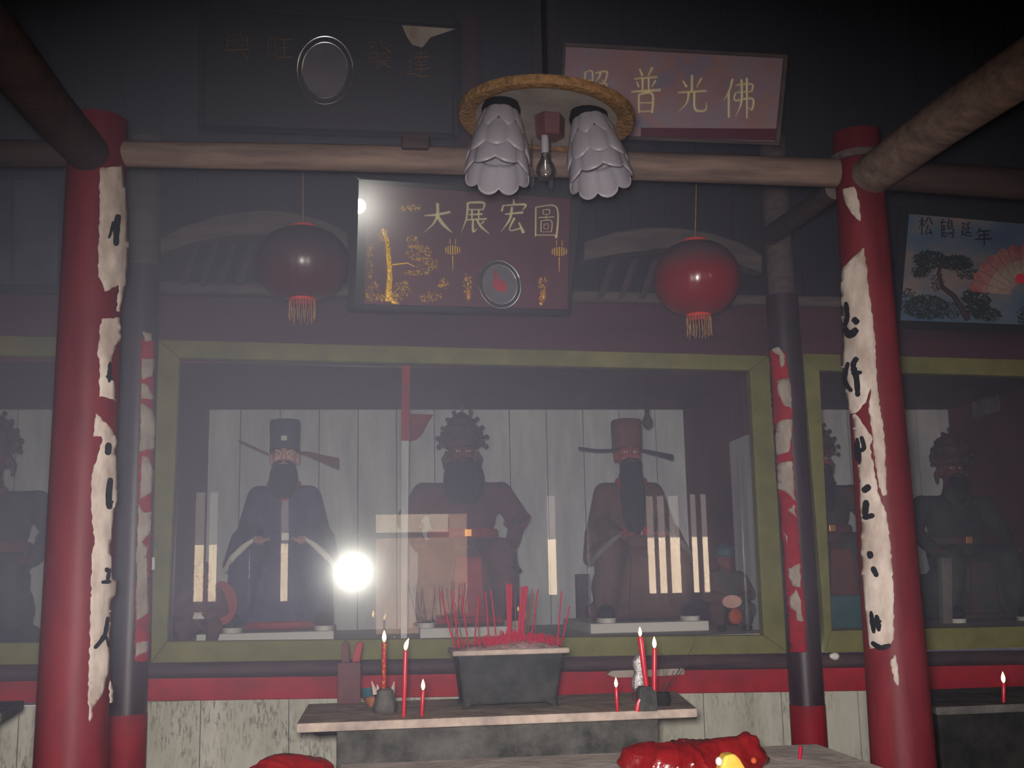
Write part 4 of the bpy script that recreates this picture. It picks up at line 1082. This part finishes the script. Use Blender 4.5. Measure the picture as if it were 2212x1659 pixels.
# foil wrapper
fc_ = PZ(1384, 1526, ZA); fY = 5.06
mbf = MB()
rings = []
for py, w in ((1500, 12), (1485, 22), (1465, 24), (1450, 22), (1436, 26), (1424, 24), (1415, 16), (1407, 4)):
    rings.append((P(1382 + random.uniform(-3, 3), py, fY), M(w, fY) / 1.6, .03))
fm = MB().loft(rings, 26, 2.0, lambda a, i: 1 + .22 * noise.noise(Vector((math.cos(a) * 2.2, math.sin(a) * 2.2, i * .9))))
fb = rings[0][0]; foil = thing('foil_wrapper', 'crumpled silver foil wrapper standing behind the leaning candle', 'wrapper', (fb.x, fY, ZA))
link('foil', fm, M_['foil'], foil, smooth=20)
link('stone_foot', MB().lathe([(.032, 0), (.03, .03), (.022, fb.z - ZA + .01)], (fb.x, fY, ZA), 12), M_['box_wood'], foil)
# wooden box with two incense packs
bxp = PZ(754, 1521, ZA)
tag(link('wooden_box', MB().span(P(729, 1500, bxp.y).x, P(779, 1500, bxp.y).x, bxp.y, bxp.y + .1, ZA, P(754, 1431, bxp.y).z), M_['box_wood'], smooth=0, bevel=.004), 'dull maroon wooden box at the left end of the slab', 'box')
for lab, q in (('pale incense bundle leaning at the left in the wooden box', [(738, 1434), (756, 1434), (753, 1392), (746, 1383), (738, 1394)]), ('reddish incense bundle leaning at the right in the wooden box', [(760, 1432), (777, 1432), (784, 1390), (778, 1384), (769, 1394)])):
    tag(link('incense_bundle', MB().board(q, bxp.y + .03, .03), M_['box_wood' if 'pale' in lab else 'red_trim'], smooth=0, bevel=.003), lab, 'incense bundle')
dk = PZ(795, 1513, ZA)
tag(link('dark_cup', MB().lathe([(.02, 0), (.03, .03), (.034, .055), (.03, .055), (.024, .01)], (dk.x, dk.y, ZA), 16), M_['teal']), 'small dark cup between the wooden box and the left candle holder', 'cup')
bw = PZ(807, 1526, ZA)
tag(link('orange_bowl', MB().lathe([(.025, 0), (.036, .02), (.04, .04), (.034, .04), (.02, .012)], (bw.x, bw.y, ZA), 18), mat('clay', (150, 92, 66), (120, 80, 64), 12)), 'low clay bowl beside the left stone candle holder', 'bowl')
# thin dark twigs standing behind the tall right candle
tw0 = PZ(1432, 1524, ZA)
tj = thing('twig_bunch', 'bunch of thin dark burnt incense twigs behind the tall right candle', 'twigs', tw0)
link('clay_pot', MB().lathe([(.03, 0), (.036, .03), (.03, .055)], tw0, 14), M_['stone_dark'], tj)
for ex, ey in ((1430, 1412), (1446, 1415), (1437, 1430), (1498, 1396), (1500, 1412), (1470, 1440), (1456, 1448)):
    link('twig', MB().tube([tw0 + Vector((0, 0, .05)), P((1432 + ex) / 2 + 2, (1500 + ey) / 2, tw0.y), P(ex, ey, tw0.y)], .0014, 5), M_['timber_dark'], tj)
# pale sheet and scraps lying on the ledge
sh = P(1395, 1455, 6.30)
tag(link('paper_sheet', MB().board([(1311, 1457), (1322, 1449), (1478, 1444), (1479, 1457), (1400, 1462), (1330, 1464)], 6.30, .05), M_['paper'], smooth=0), 'pale folded paper sheet lying on the dark ledge, right', 'paper')
tag(link('paper_scrap', rock(MB(), P(1802, 1419, 6.33), .032, .02, .022, 3, .6), M_['white_trim']), 'small white paper scrap on the ledge right of the dark column', 'paper scrap')
tag(link('switch_box', MB().board([(319, 1204), (334, 1204), (334, 1231), (319, 1231)], 6.375, .04), M_['white_trim'], smooth=0, bevel=.003), 'small white switch box on the frame beside the left dark column', 'switch')

# ------------------------------------------------------------------ offering table and bags in the foreground
ZO = P(900, 1644, 4.45).z
ot = thing('offering_table', 'low grey stone offering table in front of the altar', 'table', (P(1150, 1650, 4).x, 4.1, 0))
link('table_top', MB().span(P(735, 1644, 4.45).x, P(1768, 1636, 4.45).x, 3.3, 4.45, ZO - .05, ZO), mat('table_slab', (206, 192, 180), (168, 154, 146), 8, rough=.8, bump=.2), ot, smooth=0, bevel=.006)
for lx in (P(760, 1650, 4.4).x, P(1640, 1650, 4.4).x):
    link('leg', MB().span(lx, lx + .12, 3.5, 4.3, 0, ZO - .05), M_['stone_dark'], ot, smooth=0)
def bag(label, Y, lumps, knot, zb):
    mb = MB()
    for (px, py, rx, ry, dy) in lumps:
        mb.ell(P(px, py, Y + dy), (M(rx, Y), M(rx, Y) * .6, M(ry, Y)), 20, 14)
    for a in knot: mb.cap(P(a[0], a[1], Y), P(a[2], a[3], Y + .02), M(a[4], Y), M(a[5], Y))
    me = fuse(mb, .0085, 4)
    c = P(lumps[0][0], lumps[0][1], Y)
    for v in me.vertices:
        d = (v.co - c); d.normalize()
        cr_ = 1 - abs(noise.noise(v.co * 14 + Vector((2, 7, 1)))) * 2
        k = max(0, cr_) ** 5 * .010 + noise.noise(v.co * 8) * .016 - abs(noise.noise(v.co * 22 + Vector((5, 1, 2)))) * .006
        v.co += d * k
        if v.co.z < zb: v.co.z = zb + .0005
    o = link('plastic_bag', me, M_['bag'], smooth=60)
    return tag(o, label, 'plastic bag')
bag('crumpled red plastic bag with something yellow, on the offering table at right', 3.95, [(1470, 1652, 118, 50, 0), (1400, 1645, 62, 40, 0), (1560, 1640, 70, 44, 0), (1608, 1632, 44, 44, .0), (1520, 1622, 70, 22, .03)],
    [(1590, 1620, 1606, 1590, 22, 10), (1600, 1600, 1616, 1592, 14, 8), (1620, 1610, 1645, 1640, 22, 14)], ZO)
yl = MB().prism([P(x, y, 3.78) for x, y in ((1557, 1662), (1566, 1632), (1588, 1628), (1600, 1640), (1614, 1664), (1614, 1700), (1560, 1700))], (0, .06, 0))
tag(link('yellow_packet', yl, M_['yellow'], smooth=0, bevel=.01), 'yellow paper packet at the mouth of the red plastic bag', 'packet')
tag(link('white_glint', rock(MB(), P(1553, 1645, 3.79), .012, .012, .015, 8, .1), M_['white_trim']), 'small shiny white ball standing in for a flash highlight by the yellow packet', 'glint')  # white bead added as a painted flash highlight
tag(link('orange_sweet', rock(MB(), P(1628, 1643, 3.80), .011, .011, .012, 4, .2), M_['orange']), 'small orange sweet pressed into the right side of the red bag', 'sweet')
bag('small heap of red plastic bag at the bottom, left of the altar', 3.95, [(625, 1668, 86, 32, 0), (610, 1650, 52, 20, 0), (665, 1656, 46, 18, 0), (560, 1664, 30, 14, 0)], [], P(600, 1690, 3.95).z)
ps = P(600, 1692, 3.95)
t = thing('wooden_stool', 'low wooden stool under the small red bag', 'stool', (ps.x, ps.y, 0))
link('seat', MB().box((ps.x, ps.y, ps.z - .02), (.36, .3, .04)), M_['box_wood'], t, bevel=.006, smooth=0)
for sx in (-.14, .14):
    for sy in (-.11, .11): link('leg', MB().span(ps.x + sx - .02, ps.x + sx + .02, ps.y + sy - .02, ps.y + sy + .02, 0, ps.z - .04), M_['box_wood'], t, smooth=0)
tag(link('incense_stick', MB().tube([P(1727, 1662, 4.12), P(1729, 1612, 4.12)], [.006, .0075], 8), M_['stick_red']), 'thick red incense stick standing at the right end of the offering table', 'incense stick')
wp = MB(); rock(wp, P(1802, 1656, 4.15), .045, .03, .018, 11, .7); rock(wp, P(1826, 1652, 4.15), .02, .02, .014, 2, .7)
tag(link('tissue', wp, M_['white_trim'], smooth=20), 'crumpled white tissue on the offering table near the right column', 'tissue')

# ------------------------------------------------------------------ statues
def hand(mb, c, dx, s=1.0, down=.25):       # palm with four bent fingers and a thumb, lying forward on the lap
    c = Vector(c)
    mb.ell(c, (.034 * s, .045 * s, .02 * s), 14, 10)
    for k, (off, L) in enumerate(((-.024, .06), (-.008, .07), (.008, .066), (.023, .052))):
        a = c + Vector((off * s, -.035 * s, 0)); b = a + Vector((off * .15, -L * .5 * s, .006 * s)); d = b + Vector((off * .1, -L * .4 * s, -L * down * s))
        mb.cap(a, b, .0095 * s, .009 * s, 10); mb.cap(b, d, .009 * s, .0075 * s, 10)
    a = c + Vector((-dx * .028 * s, .005, .004)); b = a + Vector((-dx * .022 * s, -.028 * s, .006)); d = b + Vector((-dx * .002, -.024 * s, -.006))
    mb.cap(a, b, .012 * s, .0105 * s, 10); mb.cap(b, d, .0105 * s, .008 * s, 10)
    return mb

def statue(label, px, py, Y, s, robe, skinm, beard=(.16, .72), arms='lap', hat='block', hat_m='hat_blue', trim='red_trim', wide=1.0, wings=None, belt=True, hem=True, belt_m=None, sash=None, zbase=None, yaw=0, group=None):
    base = P(px, py, Y)
    if zbase is not None: base.z = zbase
    t = thing('seated_statue', label, 'statue', base)
    T = Matrix.Translation(base) @ Matrix.Rotation(yaw, 4, 'Z') @ Matrix.Scale(s, 4)
    def put(name, mb, m, **k):
        if isinstance(mb, MB): mb.xf(T)
        else: mb.transform(T)
        return link(name, mb, M_[m], t, **k)
    w = wide
    b = MB()
    b.ell((0, .02, .74), (.205 * w, .14, .24)); b.cap((-.19 * w, .02, .885), (.19 * w, .02, .885), .075, .075); b.ell((0, .03, .5), (.23, .19, .15))
    b.cap((0, .02, .9), (0, .01, 1.0), .09, .07)
    if arms == 'lap':
        for q in (-1, 1):
            b.cap((q * .20 * w, .02, .88), (q * .265 * w, -.02, .64), .08, .085); b.cap((q * .265 * w, -.02, .64), (q * .17, -.25, .57), .088, .075)
            b.cap((q * .29, -.06, .6), (q * .335, -.17, .42), .055, .05); b.cap((q * .2, -.24, .55), (q * .32, -.2, .43), .05, .045)
    else:
        for q in (-1, 1):
            b.cap((q * .23 * w, .02, .88), (q * .33 * w, -.01, .70), .085, .08); b.cap((q * .33 * w, -.01, .70), (q * .27 * w, -.2, .53), .062, .05)
    for q in (-1, 1):
        b.cap((q * .11, 0, .45), (q * .22, -.3, .46), .13, .11); b.cap((q * .22, -.3, .45), (q * .27, -.3, .06), .11, .075)
    b.ell((0, -.22, .24), (.24, .1, .26)); b.cap((-.28, -.27, .06), (.28, -.27, .06), .055, .055); b.ell((0, .02, .22), (.29, .2, .26)); b.cap((-.27, .05, .06), (.27, .05, .06), .06, .06)
    rb = fuse(b, .014, 5)
    for v in rb.vertices:        # hanging folds below the waist, flat underside
        if v.co.z < .42:
            a_ = math.atan2(v.co.y + .1, v.co.x); k_ = min(1, (.42 - v.co.z) / .2)
            q_ = 1 + .022 * k_ * math.sin(a_ * 22 + 3 * noise.noise(v.co * 4))
            v.co.x *= q_; v.co.y = -.1 + (v.co.y + .1) * q_
        if v.co.z < .004: v.co.z = .004
    put('robe', rb, robe, smooth=80)
    # head
    h = MB()
    h.ell((0, 0, 1.165), (.086, .095, .115)); h.ell((0, -.025, 1.10), (.07, .072, .075)); h.ell((0, -.1, 1.15), (.014, .02, .032)); h.ell((0, -.105, 1.135), (.02, .016, .013))
    for q in (-1, 1):
        h.ell((q * .09, .005, 1.14), (.013, .024, .045)); h.ell((q * .036, -.086, 1.19), (.032, .014, .009)); h.ell((q * .045, -.068, 1.13), (.03, .028, .026))
    h.cap((0, .01, 1.08), (0, .02, .95), .058, .062); h.ell((0, -.088, 1.092), (.026, .014, .009))
    hd = put('head', fuse(h, .0065, 3), skinm, smooth=80)
    for q in (-1, 1):
        e = MB().ell((q * .035, -.0885, 1.166), (.017, .007, .0065), 12, 8).xf(T); link('eye', e, M_['white_trim'], hd)
        e = MB().ell((q * .035, -.0945, 1.166), (.006, .004, .006), 10, 8).xf(T); link('pupil', e, M_['ink'], hd)
        e = MB().tube([(q * .012, -.1, 1.186), (q * .035, -.101, 1.198), (q * .064, -.088, 1.204)], [.004, .006, .002], 8).xf(T); link('eyebrow', e, M_['ink'], hd)
    lip_ = MB().ell((0, -.101, 1.092), (.022, .007, .007), 12, 8).xf(T); link('lips', lip_, M_['red_trim'], hd)
    # beard: moustache and a long combed fall
    bw_, bz = beard
    rr = []
    for k in range(9):
        u = k / 8
        z = 1.095 + (bz - 1.095) * u
        rr.append(((0, -.083 - .085 * u + .03 * u * u, z), bw_ / 2 * (.82 + .5 * math.sin(PI * min(u * 1.1, 1)) * .5) * (1 if u < .85 else 1 - (u - .85) * 2.2), .03 + .012 * math.sin(PI * u)))
    bd = MB().loft(rr[::-1], 48, 2.2, lambda a, i: 1 + .06 * math.cos(16 * a))
    bdo = put('beard', bd, 'black_hair', smooth=50)
    ms = MB()
    for q in (-1, 1): ms.tube([(q * .006, -.118, 1.112), (q * .035, -.118, 1.108), (q * .068, -.095, 1.085), (q * .078, -.085, 1.03)], [.008, .012, .012, .004], 8)
    put('moustache', ms, 'black_hair')
    if hat == 'block':
        hm = MB()
        hm.loft([((0, .012, 1.17), .099, .10), ((0, .012, 1.20), .103, .108), ((0, .012, 1.215), .1, .106), ((0, .012, 1.30), .102, .105), ((0, .012, 1.385), .105, .104), ((0, .012, 1.405), .098, .097), ((0, .012, 1.412), .07, .07)], 36, 3.6)
        # cut the brim up over the face
        for v in hm.v:
            if v.z < 1.21 and v.y < -.03: v.z += .03; v.y = max(v.y, -.102)
        ho = put('hat', hm, hat_m, smooth=50)
        if sash: link('hat_jewel', MB().box((0, -.098, 1.272), (.04, .014, .034)).xf(T), M_['white_trim'], ho, smooth=0, bevel=.003)
        if wings:
            for nm, pts, wd in wings:
                mb = MB(); L = smooth_line(pts, 8); n_ = len(L); vs = []; fs = []
                for i, p in enumerate(L):
                    hw = wd[0] + (wd[1] - wd[0]) * (i / (n_ - 1)) ** 1.2
                    if i == n_ - 1: hw *= .8
                    for dy in (-.006, .006):
                        vs += [(p[0], p[1] + dy, p[2] - hw), (p[0], p[1] + dy, p[2] + hw)]
                for i in range(n_ - 1):
                    o = 4 * i
                    fs += [(o, o + 1, o + 5, o + 4), (o + 2, o + 6, o + 7, o + 3), (o + 1, o + 3, o + 7, o + 5), (o, o + 4, o + 6, o + 2)]
                fs += [(0, 2, 3, 1), (4 * n_ - 4, 4 * n_ - 3, 4 * n_ - 1, 4 * n_ - 2)]
                link('hat_wing', mb.add(vs, fs).xf(T), M_[nm], ho)
    else:       # crown with tiers of pompoms
        cm = MB().lathe([(.098, 1.185), (.108, 1.2), (.112, 1.225), (.106, 1.24), (.128, 1.27), (.118, 1.30), (.126, 1.33), (.10, 1.36), (.094, 1.39), (.05, 1.425), (.014, 1.45)], (0, .01, 0), 32, None,
                        lambda a, i, z: 1 + (.10 * abs(math.cos(4 * a)) if i in (4, 6, 8) else 0))
        for v in cm.v: v.y = .01 + (v.y - .01) * 1.05
        for q in (-1, 1):
            cm.tube([(q * .09, 0, 1.2), (q * .14, .01, 1.24), (q * .13, .01, 1.30), (q * .09, .01, 1.30)], [.02, .026, .022, .012], 10)
            cm.tube([(q * .1, 0, 1.17), (q * .125, 0, 1.12), (q * .12, 0, 1.05)], [.016, .02, .01], 8)
        co = put('crown', cm, hat_m, smooth=50)
        pm = MB().ell((0, 0, 0), .017 * s, 12, 8).mesh('pompom'); pm.materials.append(M_['pompom']); pm.shade_smooth()
        sp = [(-.165, 1.20), (.165, 1.205), (-.17, 1.26), (.17, 1.27), (-.135, 1.33), (.14, 1.335), (-.1, 1.39), (.105, 1.395), (-.055, 1.44), (.06, 1.445), (0, 1.475), (-.05, 1.36), (.05, 1.365), (0, 1.31), (-.09, 1.30), (.09, 1.30)]
        wires = MB()
        for i, (x_, z_) in enumerate(sp):
            y_ = -.03 if i < 11 else -.105
            po = bpy.data.objects.new('pompom', pm); COL.objects.link(po); po.parent = co
            po.matrix_parent_inverse = Matrix.Identity(4)
            po.location = (T @ Vector((x_, y_, z_)))
            wires.tube([(x_ * .45, .0, 1.24 + (z_ - 1.24) * .5), (x_, y_, z_)], .004, 5)
        link('crown_wires', wires.xf(T), M_['crown'], co)
    # hands, boots, trims
    for q in (-1, 1):
        if arms == 'lap': hp = (q * .13, -.33, .575)
        else: hp = (q * .255 * w, -.275, .515)
        hm_ = MB(); hand(hm_, hp, q, 1.05)
        if arms == 'lap': hm_.cap((q * .165, -.27, .58), hp, .03, .028)
        else: hm_.cap((q * .27 * w, -.21, .535), hp, .03, .028)
        put('hand', fuse(hm_, .005, 2), skinm, smooth=80)
        bt = MB().ell((q * .285, -.40, .062), (.062, .10, .056), 20, 12)
        for v in bt.v:
            if v.z < .03: v.z = .03
        put('boot', bt, 'black_hair')
        put('boot_sole', MB().loft([((q * .285, -.40, .0), .06, .1), ((q * .285, -.40, .03), .064, .104)], 20), 'white_trim')
        if arms == 'lap':
            put('sleeve_lining', MB().tube([(q * .15, -.385, .59), (q * .225, -.40, .535), (q * .295, -.37, .465), (q * .35, -.27, .39)], [.01, .02, .026, .018], 10), 'white_trim' if sash else 'grey')
        else:
            put('cuff', MB().lathe([(.062, -.02), (.072, -.005), (.098, .03), (.09, .032), (.058, -.004)], (q * .325 * w, -.045, .665), 20, Matrix.Rotation(q * -.35, 3, 'Y') @ Matrix.Rotation(.5, 3, 'X')), trim)
    if belt:
        put('belt', MB().loft([((0, .02, .575), .215 * (1 + (w - 1) * .6), .15), ((0, .02, .59), .225 * (1 + (w - 1) * .6), .158), ((0, .02, .62), .225 * (1 + (w - 1) * .6), .158), ((0, .02, .635), .215 * (1 + (w - 1) * .6), .15)], 36), belt_m or trim, smooth=50)
        put('belt_plaque', MB().box((.02, -.148, .605), (.05, .016, .05)), 'white_trim' if hat == 'block' else 'gold_dim', smooth=0, bevel=.003)
    put('collar', MB().tube([(-.10, -.06, .97), (-.06, -.115, .90), (0, -.135, .84), (.06, -.115, .90), (.10, -.06, .97)], [.018, .02, .022, .02, .018], 10), trim)
    if hem:
        put('hem_band', MB().tube([(-.33, -.24, .035), (-.2, -.325, .035), (0, -.335, .035), (.2, -.325, .035), (.33, -.24, .035)], [.022, .026, .026, .026, .022], 10), trim)
    put('front_panel', MB().prism([(-.085, -.345, .44), (.085, -.345, .44), (.11, -.335, .05), (-.11, -.335, .05)], (0, .03, 0)), trim if arms != 'lap' else robe, smooth=0, bevel=.008)
    return t

def foot_block(label, x0, x1, py0, Y):
    a, b = P(x0, py0, Y), P(x1, py0, Y)
    return tag(link('foot_block', MB().span(a.x, b.x, Y - .16, Y + .4, zf, a.z), M_['white_trim'], smooth=0, bevel=.006), label, 'plinth')
YS = 7.5
zs = P(610, 1362, YS - .3).z
for lab, a, b in (('white foot block under the blue-robed statue', 430, 722), ('white foot block under the crowned middle statue', 905, 1130), ('white foot block under the brown-robed statue', 1268, 1520)):
    x0, x1 = P(a, 1362, YS - .4).x, P(b, 1362, YS - .4).x
    tag(link('foot_block', MB().span(x0, x1, YS - .52, YS + .42, zf, zs), M_['white_trim'], smooth=0, bevel=.006), lab, 'plinth')
blue = statue('seated statue in dark blue robe with a tall blue winged hat, left', 610, 1362, YS, .96, 'blue_robe', 'skin_pale', wide=.86, belt_m='blue_robe', beard=(.17, .86), hat_m='hat_blue', sash=True, zbase=zs,
       wings=[('hat_brown', [(-.11, .02, 1.175), (-.2, .0, 1.215), (-.31, -.02, 1.265)], (.006, .008)), ('hat_brown', [(.10, .02, 1.185), (.17, 0, 1.17), (.28, -.02, 1.13), (.37, -.03, 1.10)], (.007, .042))])
king = statue('seated statue with a pompom crown, broad black beard and maroon robe, middle', 1003, 1362, YS, .97, 'king_robe', 'skin_dark', beard=(.25, .80), arms='akimbo', hat='crown', hat_m='crown', trim='red_trim', wide=1.16, zbase=zs)
brown = statue('seated statue in brown robe with a square hat and long beard, right', 1370, 1362, YS, .96, 'brown_robe', 'skin_red', wide=.88, beard=(.16, .58), hat_m='hat_brown', sash=False, zbase=zs, hem=False,
       wings=[('hat_blue', [(-.10, .02, 1.19), (-.22, 0, 1.185), (-.36, -.02, 1.20)], (.010, .012)), ('hat_blue', [(.10, .02, 1.19), (.2, 0, 1.165), (.33, -.02, 1.13)], (.010, .022))])
# sword held by the crowned statue
sw = P(1098, 1200, 7.2)
t = thing('sword', 'dark sword hilt with pink cloth at the right hand of the crowned statue', 'sword', sw)
link('scabbard', MB().tube([P(1078, 1186, 7.2), P(1100, 1210, 7.15), P(1124, 1234, 7.1)], [.018, .02, .014], 10), M_['black_hair'], t)
link('pink_cloth', MB().board([(1096, 1190), (1112, 1192), (1122, 1225), (1118, 1240), (1104, 1228)], 7.22, .02), M_['red_trim'], t, smooth=0, bevel=.004)
nz0, nz1 = P(2196, 900, 7.95).z, P(2196, 818, 7.95).z
tag(link('paper_notice', MB().span(4.728, 4.737, 7.66, 8.02, nz0, nz1), M_['grey'], smooth=0), 'pale grey paper notice high on the maroon wall at the right edge', 'notice')
# thin batten with a red top inside the glass, and its red cloth
t = thing('batten', 'thin white batten with red top standing just behind the glass', 'batten', P(873, 1380, 6.62))
link('batten_lower', MB().board([(867, 952), (883, 952), (879, 1384), (866, 1384)], 6.6, .03), M_['white_int'], t, smooth=0)
link('red_top', MB().board([(868, 786), (886, 786), (884, 952), (867, 952)], 6.6, .03), M_['red_band'], t, smooth=0)
tag(link('red_cloth', MB().board([(884, 893), (936, 896), (926, 912), (912, 938), (900, 950), (886, 952)], 8.33, .02), M_['red_trim'], smooth=0), 'faded red cloth scrap on the white boards left of the crown', 'cloth')
# statues of the side shrines
statue('dark seated statue with a tall crown in the right shrine, right of the red column', 2082, 1352, 7.45, .90, 'black_robe', 'skin_dark', beard=(.12, .92), arms='akimbo', hat='crown', hat_m='crown', trim='green_robe', wide=1.1, zbase=zf)
statue('green-robed crowned statue half hidden between the frame and right red column', 1790, 1352, 7.45, .86, 'green_robe', 'skin_red', beard=(.15, .74), arms='akimbo', hat='crown', hat_m='crown', trim='hat_brown', wide=1.2, zbase=zf + .12)
statue('dark statue cut off by the left edge in the left shrine', -36, 1372, 7.45, 1.0, 'black_robe', 'skin_dark', beard=(.14, .9), arms='akimbo', hat='crown', hat_m='crown', trim='hat_brown', wide=1.2, zbase=zf)
def altar_front(label, x0, x1, y0, Y, m, name='cloth_front'):
    a, b = P(x0, y0, Y), P(x1, y0, Y)
    return tag(link(name, MB().span(a.x, b.x, Y, Y + .1, zf, a.z), M_[m], smooth=0, bevel=.008), label, 'board')
altar_front('teal painted board before the green-robed statue', 1790, 1872, 1287, 6.85, 'teal', 'teal_board')
altar_front('dark wooden board left of the dark crowned statue in the right shrine', 1995, 2042, 1240, 7.7, 'timber_dark', 'dark_board')
tag(link('pale_post', MB().board([(2034, 1205), (2056, 1205), (2058, 1348), (2038, 1348)], 7.0, .05), M_['grey'], smooth=0, bevel=.004), 'pale post at the left knee of the dark crowned statue', 'post')
altar_front('dim board below the left-edge statue', 24, 58, 1240, 7.7, 'box_wood', 'wooden_board')
a_, b_ = P(1256, 1240, 7.8), P(1284, 1240, 7.8)
tag(link('wooden_stand', MB().span(a_.x, b_.x, 7.95, 8.05, zf, a_.z), M_['timber_dark'], smooth=0, bevel=.006), 'dark wooden stand left of the brown-robed statue', 'stand')

def guardian(label, px, py, Y, s, robe, cloak, face, shield):
    base = P(px, py, Y); base.z = zf
    t = thing('guardian_figure', label, 'figurine', base)
    T = Matrix.Translation(base) @ Matrix.Scale(s, 4)
    def put(name, mb, m, **k):
        if isinstance(mb, MB): mb.xf(T)
        else: mb.transform(T)
        return link(name, mb, M_[m], t, **k)
    b = MB()
    b.ell((0, 0, .26), (.12, .09, .14)); b.cap((-.1, 0, .36), (.1, 0, .36), .05, .05); b.cap((0, 0, .36), (0, -.01, .42), .05, .04)
    for q in (-1, 1):
        b.cap((q * .12, 0, .35), (q * .16, -.04, .24), .045, .042); b.cap((q * .16, -.04, .24), (q * .06, -.13, .22), .042, .03)
        b.cap((q * .06, -.02, .16), (q * .11, -.12, .14), .075, .06); b.cap((q * .11, -.12, .14), (q * .09, -.1, .03), .055, .04)
    put('body', fuse(b, .009, 4), robe, smooth=80)
    h = MB(); h.ell((0, -.02, .48), (.055, .06, .07)); h.ell((0, -.08, .475), (.01, .014, .018)); h.ell((0, -.05, .44), (.04, .04, .035))
    for q in (-1, 1): h.ell((q * .055, -.02, .475), (.009, .015, .026)); h.ell((q * .022, -.072, .5), (.018, .01, .006))
    hd = put('head', fuse(h, .005, 2), face, smooth=80)
    for q in (-1, 1): link('eye', MB().ell((q * .022, -.076, .487), (.009, .005, .005), 10, 8).xf(T), M_['ink'], hd)
    put('cap', MB().lathe([(.062, .505), (.068, .515), (.062, .54), (.07, .56), (.045, .585), (.012, .6)], (0, -.015, 0), 20), 'teal' if cloak == 'teal' else 'crown')
    put('sash', MB().loft([((0, 0, .19), .125, .1), ((0, 0, .22), .132, .104), ((0, 0, .235), .12, .095)], 24), 'white_trim' if shield else 'teal')
    for q in (-1, 1):
        put('boot', MB().ell((q * .09, -.13, .022), (.034, .055, .024), 14, 10), 'black_hair')
        put('hand', MB().ell((q * .045, -.15, .225), (.02, .026, .016), 12, 8), face)
    if shield:
        put('round_shield', MB().prism([(.12 + .13 * math.cos(a) * (1 if math.cos(a) > 0 else .4), .06, .29 + .16 * math.sin(a)) for a in [2 * PI * i / 28 for i in range(28)]], (0, .03, 0)), 'red_trim', bevel=.008)
    else:
        put('white_fan', MB().prism([(-.02 + .07 * math.cos(a), -.175, .2 + .045 * math.sin(a)) for a in [2 * PI * i / 18 for i in range(18)]], (0, .02, 0)), 'skin_pale', bevel=.004)
        put('orange_mask', MB().ell((0, -.17, .1), (.05, .03, .055), 16, 10), 'orange')
    return t
guardian('small kneeling red and grey figure with a round red shield, left corner', 432, 1384, 6.86, .82, 'king_robe', 'grey', 'skin_dark', True)
guardian('small dark teal figure with an orange mask at its knees, right corner', 1574, 1378, 6.95, .9, 'green_robe', 'teal', 'skin_dark', False)

# bare bulb hanging inside the middle shrine
bc = P(1398, 905, 7.0)
t = thing('hanging_bulb', 'dark bare bulb hanging inside the shrine above the brown-robed statue', 'bulb', bc)
link('glass_bulb', MB().lathe([(.012, .045), (.018, .02), (.032, -.01), (.034, -.03), (.024, -.052), (.006, -.062)], bc, 24), M_['bulb'], t)
link('socket', MB().lathe([(.012, .04), (.015, .05), (.015, .085), (.006, .095)], bc, 16), M_['frame_black'], t)
link('wire', MB().tube([bc + Vector((0, 0, .09)), Vector((bc.x, bc.y, zc))], .003, 6), M_['frame_black'], t)

# ------------------------------------------------------------------ incense smoke hanging in the hall
hm = bpy.data.materials.new('incense_smoke'); hm.use_nodes = True
nt = hm.node_tree; nt.nodes.clear()
o_ = nt.nodes.new('ShaderNodeOutputMaterial'); vsn = nt.nodes.new('ShaderNodeVolumeScatter')
vsn.inputs['Color'].default_value = (.80, .79, 1.0, 1); vsn.inputs['Density'].default_value = .03; vsn.inputs['Anisotropy'].default_value = -.1
nt.links.new(vsn.outputs[0], o_.inputs['Volume'])
tcs = nt.nodes.new('ShaderNodeTexCoord'); sxs = nt.nodes.new('ShaderNodeSeparateXYZ'); mrs = nt.nodes.new('ShaderNodeMapRange')
nt.links.new(tcs.outputs['Object'], sxs.inputs[0]); nt.links.new(sxs.outputs['X'], mrs.inputs[0])
mrs.inputs[1].default_value = -.6; mrs.inputs[2].default_value = 2.3; mrs.inputs[3].default_value = .105; mrs.inputs[4].default_value = .03
mrs.interpolation_type = 'SMOOTHSTEP'
rmp = nt.nodes.new('ShaderNodeValToRGB'); zz_ = nt.nodes.new('ShaderNodeMapRange')
nt.links.new(sxs.outputs['Z'], zz_.inputs[0]); zz_.inputs[2].default_value = 5.0
ce = rmp.color_ramp.elements
ce[0].position = .2; ce[0].color = (.12, .12, .12, 1); ce[1].position = .31; ce[1].color = (1, 1, 1, 1)
for p_, v_ in ((.56, 1), (.78, 1.25)):
    e_ = ce.new(p_); e_.color = (v_, v_, v_, 1)
nt.links.new(zz_.outputs[0], rmp.inputs[0])
mul = nt.nodes.new('ShaderNodeMath'); mul.operation = 'MULTIPLY'
nt.links.new(mrs.outputs[0], mul.inputs[0]); nt.links.new(rmp.outputs[0], mul.inputs[1]); nt.links.new(mul.outputs[0], vsn.inputs['Density'])
hz_ = link('smoke', MB().span(-5.9, 8.9, 3.2, 6.40, .6, 4.8), hm, smooth=0)
tag(hz_, 'thin incense smoke hanging in the hall before the shrines', 'smoke', kind='stuff')
S.cycles.caustics_reflective = False
S.cycles.caustics_refractive = False
S.cycles.volume_bounces = 0
S.cycles.transparent_max_bounces = 16
